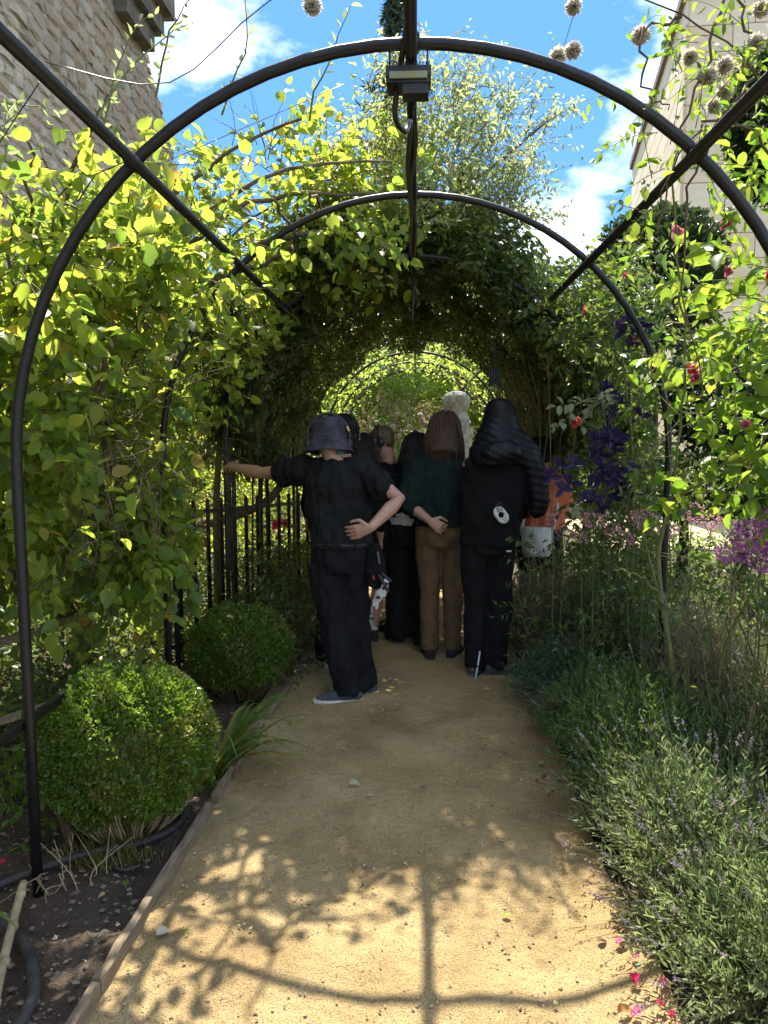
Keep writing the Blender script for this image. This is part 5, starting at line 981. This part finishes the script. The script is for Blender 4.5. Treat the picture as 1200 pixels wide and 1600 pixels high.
# --- person in black with a padded jacket over head and shoulder -------------------------------
J = jset((.515, 4.77, .93), (.535, 4.78, 1.22), (.56, 4.80, 1.45), (.575, 4.84, 1.635), 8, (.1, 1, -.25), .18, shL=V3(.39, 4.78, 1.40), elL=V3(.375, 4.86, 1.14), wrL=V3(.44, 5.05, 1.02), shR=V3(.73, 4.79, 1.40), elR=V3(.80, 4.78, 1.16), wrR=V3(.74, 4.98, 1.05),
         hpL=V3(.425, 4.77, .89), hpR=V3(.60, 4.77, .89), knL=V3(.43, 4.78, .49), anL=V3(.435, 4.74, .10), knR=V3(.585, 4.79, .49), anR=V3(.575, 4.73, .10), toeL=(.3, 1, 0), toeR=(.95, .12, 0))
p6 = prs(.52, 4.77, 'tall person in black with a quilted padded jacket over head and right shoulder'); M, fr, fd, u, h = body(p6, J, .010)
top(p6, J, M_blackW, 'sweater', .030, -.05, 1.7, (.072, .07, .066), .03, .008); trousers(p6, J, M_blackT, (.092, .080, .075, .072), wr=.008)
quilt = lambda co: (np.abs(np.sin((co[:, 2]+.35*(co[:, 0]-.05))*math.pi/.048+1.5*np.sin(co[:, 0]*9)+.8*np.sin(co[:, 1]*11)))**.5-.6)*np.clip(1.25-(co[:, 2]-1.52)*4, .25, 1)+.9*np.sin(co[:, 0]*21+co[:, 2]*13)*np.sin(co[:, 2]*17+co[:, 1]*9)
mb = MB(); mb.loft([(V3(.555, 4.76, 1.40), J['r']*.165, J['f']*.145), (V3(.56, 4.775, 1.49), J['r']*.185, J['f']*.15), (V3(.57, 4.79, 1.565), J['r']*.158, J['f']*.14), (V3(.578, 4.81, 1.65), J['r']*.125, J['f']*.125), (V3(.58, 4.82, 1.72), J['r']*.110, J['f']*.115), (V3(.58, 4.82, 1.765), J['r']*.096, J['f']*.10), (V3(.578, 4.82, 1.80), J['r']*.072, J['f']*.075), (V3(.578, 4.82, 1.815), J['r']*.03, J['f']*.03)], 22)
mb.ball((.575, 4.655, 1.475), (.125, .075, .075), 16, 10); mb.limb([(.66, 4.77, 1.56), (.75, 4.76, 1.46), (.815, 4.745, 1.29), (.832, 4.745, 1.17), (.815, 4.75, 1.10)], [.085, .085, .074, .068, .060], 14)
garment(p6, 'padded_jacket', M_puff, mb, .009, .008, None, 2, quilt)
b = MB(); b.box((.628, 4.643, .855), (.030, .004, .010)); b.build('small_logo', M_whp, p6)
shoe(p6, J['anL'], J['toeL'], M_shoeG, M_shoeG, 1.05); shoe(p6, J['anR'], J['toeR'], M_shoeG, M_shoeG, 1.08)
tp = empty('tape_rolls', (.565, 4.61, 1.09), 'white rolls of tape hung on a clip behind the person in black', 'tape rolls')
MT = Matrix.Rotation(R(62), 3, 'X') @ Matrix.Rotation(R(24), 3, 'Y')
for i in range(3):
    b = MB(); b.lathe(V3(.562+i*.009, 4.605+.002*i, 1.100-i*.012), [(.034, -.008), (.042, -.008), (.044, 0), (.042, .008), (.034, .008), (.034, -.008)], 24, MT); b.build('roll', M_tape, tp)
b = MB(); b.tube(curve_pts([(.56, 4.60, 1.105), (.545, 4.60, 1.145), (.558, 4.615, 1.165), (.575, 4.60, 1.15), (.57, 4.6, 1.115)], 16), .0022, 6); b.build('clip', M_wire, tp)
pk = MB(); pk.tube([(.456, 4.66, .20), (.440, 4.62, .115), (.422, 4.60, .02)], .0055, 8); o = pk.thing('white_stick', M_whp, 'thin white stick leaning against the shoe of the person in black', 'stick')
b = MB(); b.tube([(.4405, 4.621, .118), (.4385, 4.619, .108)], .0064, 8); b.build('black_band', M_plastic, o)
hs_ = empty('hanging_strips', (.56, 5.0, 1.80), 'cluster of narrow black strips hanging from the vines above the padded hood', 'hanging strips')
for i in range(5):
    x = .525+i*.016; b = MB(); b.limb([(x, 5.0, 2.02), (x+.002, 5.0, 1.96), (x, 5.0, 1.90+.01*(i % 2))], [.006, .009, .006], 8, .6); sp = b.build('strip', M_plastic, hs_); b = MB(); b.tube([(x, 5.0, 1.90), (x, 5.0, 1.82)], .0018, 5); b.build('rod', M_wire, sp); b = MB(); b.tube([(x, 5.0, 2.02), (.556, 5.0, 2.20)], .0012, 4); b.build('cord', M_wire, sp)
# --- person in orange with the tote bag ------------------------------------------------------
J = jset((1.03, 5.92, .84), (1.04, 5.92, 1.09), (1.05, 5.93, 1.27), (1.035, 5.97, 1.44), 4, (-.1, 1, -.2), .165, hs=1.0, shR=V3(1.19, 5.92, 1.20), elR=V3(1.24, 5.9, .98), wrR=V3(1.17, 6.05, .88))
p7 = prs(1.03, 5.92, 'short-haired person in orange tee at the right of the group'); M, fr, fd, u, h = body(p7, J, .009); hair(p7, M, h, u, fd, M_hairD, 1.02); top(p7, J, M_orange, 'tee_shirt', .035, .0, .6, (.072, .074, .076), .03, .010); trousers(p7, J, M_navyT)
for q in 'LR': shoe(p7, J['an'+q], J['toe'+q], M_shoeD, M_shoeW)
tb = empty('tote_bag', (.99, 5.74, .62), 'white canvas tote bag hanging at the back of the orange tee', 'bag')
mb = MB(); mb.loft([(V3(.99, 5.74, .64), V3(.095, 0, 0), V3(0, .04, 0)), (V3(.99, 5.735, .70), V3(.128, 0, 0), V3(0, .06, 0)), (V3(.985, 5.74, .80), V3(.130, 0, 0), V3(0, .06, 0)), (V3(.975, 5.745, .87), V3(.125, 0, .0), V3(0, .05, 0))], 20); garment(tb, 'bag', M_white, mb, .009, .014, (14, 14, 10))
b = MB(); b.tube(curve_pts([(1.10, 5.74, .84), (1.135, 5.78, .98), (1.15, 5.85, 1.12), (1.14, 5.92, 1.245)], 12), .011, 6); b.build('strap', M_white, tb)
b = MB(); b.tube(curve_pts([(.865, 5.75, .86), (.90, 5.78, .98), (1.0, 5.80, 1.15), (1.10, 5.86, 1.26)], 12), .009, 6); b.build('strap', M_white, tb)

# ================================================================ small things
E_ = [(-.845, .75, -.838, 1.86), (-.838, 1.87, -.806, 2.86), (-.800, 2.95, -.765, 3.75), (-.755, 3.85, -.722, 4.45), (-.72, 4.6, -.70, 5.6)]
EL = ['nearest weathered board of the path edging', 'long sunlit edging board beside the front box ball', 'edging board in the shade between the two box balls', 'short edging board by the rear box ball', 'edging board beside the dark low plants']
for (x0, y0, x1, y1), lab in zip(E_, EL):
    b = MB(); n_ = 14
    pts = [Vector((x0+(x1-x0)*i/n_+random.gauss(0, .0022), y0+(y1-y0)*i/n_, 0)) for i in range(n_+1)]
    vs = []
    for p in pts:
        t_ = .084+random.gauss(0, .003); vs += [p+V3(-.014, 0, -.03), p+V3(.014, 0, -.03), p+V3(.0135, 0, t_-.003), p+V3(.010, 0, t_), p+V3(-.0105, 0, t_+.001), p+V3(-.014, 0, t_-.003)]
    fs = [(i*6+k_, i*6+(k_+1) % 6, (i+1)*6+(k_+1) % 6, (i+1)*6+k_) for i in range(n_) for k_ in range(6)]+[(5, 4, 3, 2, 1, 0), tuple(n_*6+k_ for k_ in range(6))]
    b.add(vs, fs, False); b.thing('edging_board', M_wood, lab, 'edging board', 'boards edging the left of the path')
    b = MB(); 
# hoses, canes and stake
b = MB(); b.tube(curve_pts([(-1.42, 2.25, .06), (-1.30, 2.38, .065), (-1.14, 2.5, .07), (-1.0, 2.58, .06), (-.90, 2.70, .055), (-.885, 2.80, .06), (-.905, 2.86, .075)], 36), .0145, 10); o = b.thing('irrigation_pipe', M_rubber, 'black irrigation pipe curving round the base of the front box ball', 'pipe')
b = MB(); b.tube([(-.905, 2.855, .074), (-.912, 2.885, .085), (-.915, 2.93, .11)], .016, 10); b.build('grey_end', mat('grey_pipe', (.4, .4, .38), (.3, .3, .28), 12, .6, .1), o)
b = MB(); b.tube(curve_pts([(-1.36, 2.18, .05), (-1.26, 2.12, .07), (-1.14, 2.03, .075), (-1.05, 1.92, .07), (-.99, 1.80, .06), (-.98, 1.6, .05)], 30), .018, 10); b.thing('garden_hose', M_rubber, 'thick dusty hose bending down at the bottom left corner', 'hose')
b = MB(); b.tube(curve_pts([(-1.10, 2.50, .05), (-1.0, 2.44, .045), (-.94, 2.46, .05)], 12), .006, 7); b.thing('thin_pipe', M_rubber, 'thin black pipe lying on the soil before the front box ball', 'pipe')
b = MB(); q = [(-1.02, 1.66, .10), (-1.10, 1.86, .115), (-1.18, 2.08, .13), (-1.215, 2.19, .15)]; b.tube(curve_pts(q, 12), .013, 9); o = b.thing('bamboo_cane', M_dry, 'pale bamboo cane lying over the hose at the bottom left', 'cane')
for i in range(4):
    t_ = V3(*q[0]).lerp(V3(*q[3]), .15+.25*i); b = MB(); b.ball(t_, (.0155, .0155, .0155), 8, 6); b.build('node', M_dry, o)
b = MB(); b.beam((-1.46, 2.72, .52), (-1.24, 2.58, .02), .026, .022); b.thing('wooden_stake', mat('reddish_stake', (.16, .085, .055), (.09, .05, .035), 14, .85, .5, 30, stretch=(6, 6, 1)), 'reddish wooden stake leaning beside the near hoop leg', 'stake')
b = MB(); b.beam((-1.95, 3.1, .62), (-1.35, 4.3, .70), .035, .03); b.thing('brown_rail', M_wood, 'weathered brown rail behind the near hoop leg', 'rail')
b = MB(); b.beam((-1.9, 2.6, .38), (-1.42, 3.0, .47), .03, .025); b.thing('brown_rail', M_wood, 'lower brown rail left of the front box ball', 'rail')
# wire netting at the left edge: hexagonal mesh between x=-1.75 and -1.3
b = MB(); pitch = .028
for i in range(24):
    for j in range(20):
        ox = -1.82+i*pitch*.87*1.0; oz = .14+j*pitch*1.5+(.75*pitch if i % 2 else 0)
        c0 = V3(ox, 2.95+.12*math.sin(ox*4), oz)
        for a_, e_ in (((0, 0), (0, .5)), ((0, .5), (.435, .75)), ((0, .5), (-.435, .75))): b.tube([c0+V3(a_[0]*pitch*2, 0, a_[1]*pitch), c0+V3(e_[0]*pitch*2, 0, e_[1]*pitch)], .0007, 3, False)
b.thing('wire_netting', M_wire, 'hexagonal wire netting at the left edge beside the front box ball', 'netting')
# strappy plant right of the front ball
ag = empty('strappy_plant', (-.86, 3.28, 0), 'strappy-leaved plant arching over the edging between the two box balls', 'plant')
def strap(parent, p, a, l, w, h, rn, name='leaf'):
    n_ = 9; vs = []; d = V3(math.cos(a), math.sin(a), 0); sd = V3(-d.y, d.x, 0)
    for i in range(n_+1):
        t_ = i/n_; c = Vector(p)+d*l*(t_**1.1)+V3(0, 0, h*math.sin(min(t_*2.2, 2.75)))*1.0; ww = w*(1-t_**2.2)*.5+.001; vs += [c-sd*ww+V3(0, 0, ww*.4), c, c+sd*ww+V3(0, 0, ww*.4)]
    fs = []
    for i in range(n_): fs += [(i*3, i*3+1, i*3+4, i*3+3), (i*3+1, i*3+2, i*3+5, i*3+4)]
    b = MB(); b.add(vs, fs); o = b.build(name, M_grass, parent); at = o.data.attributes.new('rnd', 'FLOAT', 'FACE'); at.data.foreach_set('value', [rn]*len(o.data.polygons)); return o
for i in range(38): strap(ag, (-.86+random.gauss(0, .03), 3.24+random.gauss(0, .06), .02), random.uniform(-1.5, 1.5) if i < 28 else random.uniform(1.5, 4.6), random.uniform(.24, .48), random.uniform(.018, .032), random.uniform(.12, .32), random.random() if i % 6 else .98)
bl = empty('strappy_plant', (-1.36, 2.02, 0), 'pale strap leaf plant drooping in at the bottom left corner', 'plant')
for a_, l_, h_ in ((-.9, .26, .22), (-.3, .24, .16), (-1.6, .2, .2), (.3, .16, .1), (2.2, .2, .2)): strap(bl, (-1.32, 2.0, .05), a_, l_, .03, h_, .75)
gt = empty('grass_tuft', (-1.12, 2.52, 0), 'short dry grass tuft at the foot of the front box ball', 'grass tuft'); n = 240
P = np.stack([rng.normal(-1.10, .09, n), rng.normal(2.52, .04, n), np.full(n, .03)], 1); D = rng.normal(size=(n, 3))*.35+np.array([0, 0, 1]); leaves(gt, P, D, rng.normal(size=(n, 3)), rng.uniform(.03, .10, n), np.full(n, .004), 'blade', M_grass, 0, np.where(rng.random(n) < .7, .97, .6), rest='blades')
wd = empty('leafy_weed', (-1.62, 2.75, 0), 'pale leafy weeds behind the near hoop leg', 'weed'); leafy(wd, [(-1.62, 2.75, .12, .28, .25, .12), (-1.7, 2.9, .3, .2, .2, .2)], 90, 6, .025, (.03, .055), .6, 'round', M_lfR, 60, free=False, twm=M_stem)
b = MB()
for i in range(16):
    x, y = random.uniform(-1.28, -1.0), random.uniform(2.25, 2.5); stem(b, [(x, y, .02), (x+random.uniform(-.05, .05), y+random.uniform(-.05, .05), random.uniform(.05, .12)), (x+random.uniform(-.12, .12), y+random.uniform(-.1, .1), random.uniform(.04, .25))], .003, .001, 5, 8)
b.thing('dry_stalks', M_dry, 'bare dry stalks standing in the soil by the near hoop leg', 'stalks')['kind'] = 'stuff'
# ground cover
def cover(n, xr, yr, zr, m, lr):
    P = np.stack([rng.uniform(*xr, n), rng.uniform(*yr, n), rng.uniform(*zr, n)], 1); me = cloud_mesh('ground_cover', P, rng.normal(size=(n, 3))*.8+np.array([0, 0, .3]), rng.normal(size=(n, 3))*.5+np.array([0, 0, 1]), rng.uniform(*lr, n), rng.uniform(*lr, n)*.6, 'leaf', m, (0, 0, 0), rng.random(n)); link('ground_cover', me)['kind'] = 'stuff'
cover(9000, (-3.4, -1.75), (3.2, 9), (.03, .32), M_lfD, (.04, .08)); cover(7000, (1.7, 4.0), (3.2, 9.5), (.03, .4), M_lfG, (.04, .08)); cover(2500, (-1.7, -1.1), (4.7, 9), (.03, .28), M_lfD, (.035, .07))
# fallen leaves and petals
def curled_leaf(m, tm='round'):
    vs = [cloud_mesh('fallen_leaf', np.zeros((1, 3)), np.array([[0, 1., 0]]), np.array([[.15, .2, 1.]]), np.ones(1), np.ones(1)*.6, tm, m, (0, 0, 0), np.array([q])) for q in (.1, .4, .7, .95)]; return vs
FL = [curled_leaf(M_orn), curled_leaf(leafmat('pale_dead_leaf', [(.42, .36, .22), (.5, .45, .3), (.55, .5, .38)], [(.4, .34, .2), (.45, .4, .25), (.5, .45, .3)], .25, .7)), curled_leaf(M_lfY), curled_leaf(leafmat('brown_dead_leaf', [(.14, .085, .045), (.22, .14, .07), (.30, .21, .12)], [(.2, .12, .05), (.28, .18, .08), (.3, .2, .1)], .2, .8))]
def fallen(mesh, name, p, s, label, cat, group):
    o = link(name, mesh); o.location = p; o.rotation_euler = (random.gauss(0, .25), random.gauss(0, .25), random.random()*6.28); o.scale = (s, s, s*1.6); return tag(o, label, cat, group)
LK = ['small orange', 'pale cream', 'fresh green', 'dry brown']; LP = ['on the open sand of the path', 'by the lavender along the right path edge', 'on the dark soil left of the edging boards']
for i in range(96):
    y = 1.6+5.2*random.random()**1.1; pl_ = random.choice((0, 0, 1, 2)); x = [random.uniform(-.7, .55), random.gauss(.64, .05), random.gauss(-.98, .08)][pl_]; k_ = random.choices(range(4), (.15, .3, .1, .45))[0]
    fallen(FL[k_][random.randrange(4)], 'fallen_leaf', (x, y, (.05 if -.8 < x < .72 else .06)), random.uniform(.018, .042), '%s fallen leaf lying %s' % (LK[k_], LP[pl_]), 'leaf', '%s leaves fallen %s' % (LK[k_], LP[pl_]))
fallen(FL[1][3], 'fallen_leaf', (-.751, 2.092, .055), .05, 'pale cream fallen leaf lying on the sunlit sand beside the nearest edging', 'leaf', None); fallen(FL[1][1], 'fallen_leaf', (-.25, 3.12, .05), .05, 'curled tan leaf lying alone mid-path in the shade', 'leaf', None)
PET = [petal_mesh('petal', M_pink, [(5, .026, .026, 14, 0)]), petal_mesh('petal', M_hot, [(5, .022, .022, 25, 0), (3, .016, .016, 50, .003)])]
for (x, y, k_) in ((.66, 2.12, 0), (.66, 1.96, 1), (.63, 1.84, 0), (.72, 1.83, 1), (.70, 1.87, 1), (.86, 1.76, 1), (.69, 2.05, 0), (.74, 1.95, 0)):
    fallen(PET[k_], 'fallen_petals', (x, y, .06), random.uniform(.55, .8), 'pink fallen petals on the ground under the front lavender', 'petals', 'pink petals fallen by the right path edge')
fallen(PET[1], 'fallen_petals', (-1.42, 2.40, .07), 1.3, 'magenta fallen petals at the left edge beside the irrigation pipe', 'petals', None)
fallen(FL[0][3], 'fallen_leaf', (-1.02, 4.02, .57), .045, 'yellow leaf resting on top of the rear box ball', 'leaf', None)
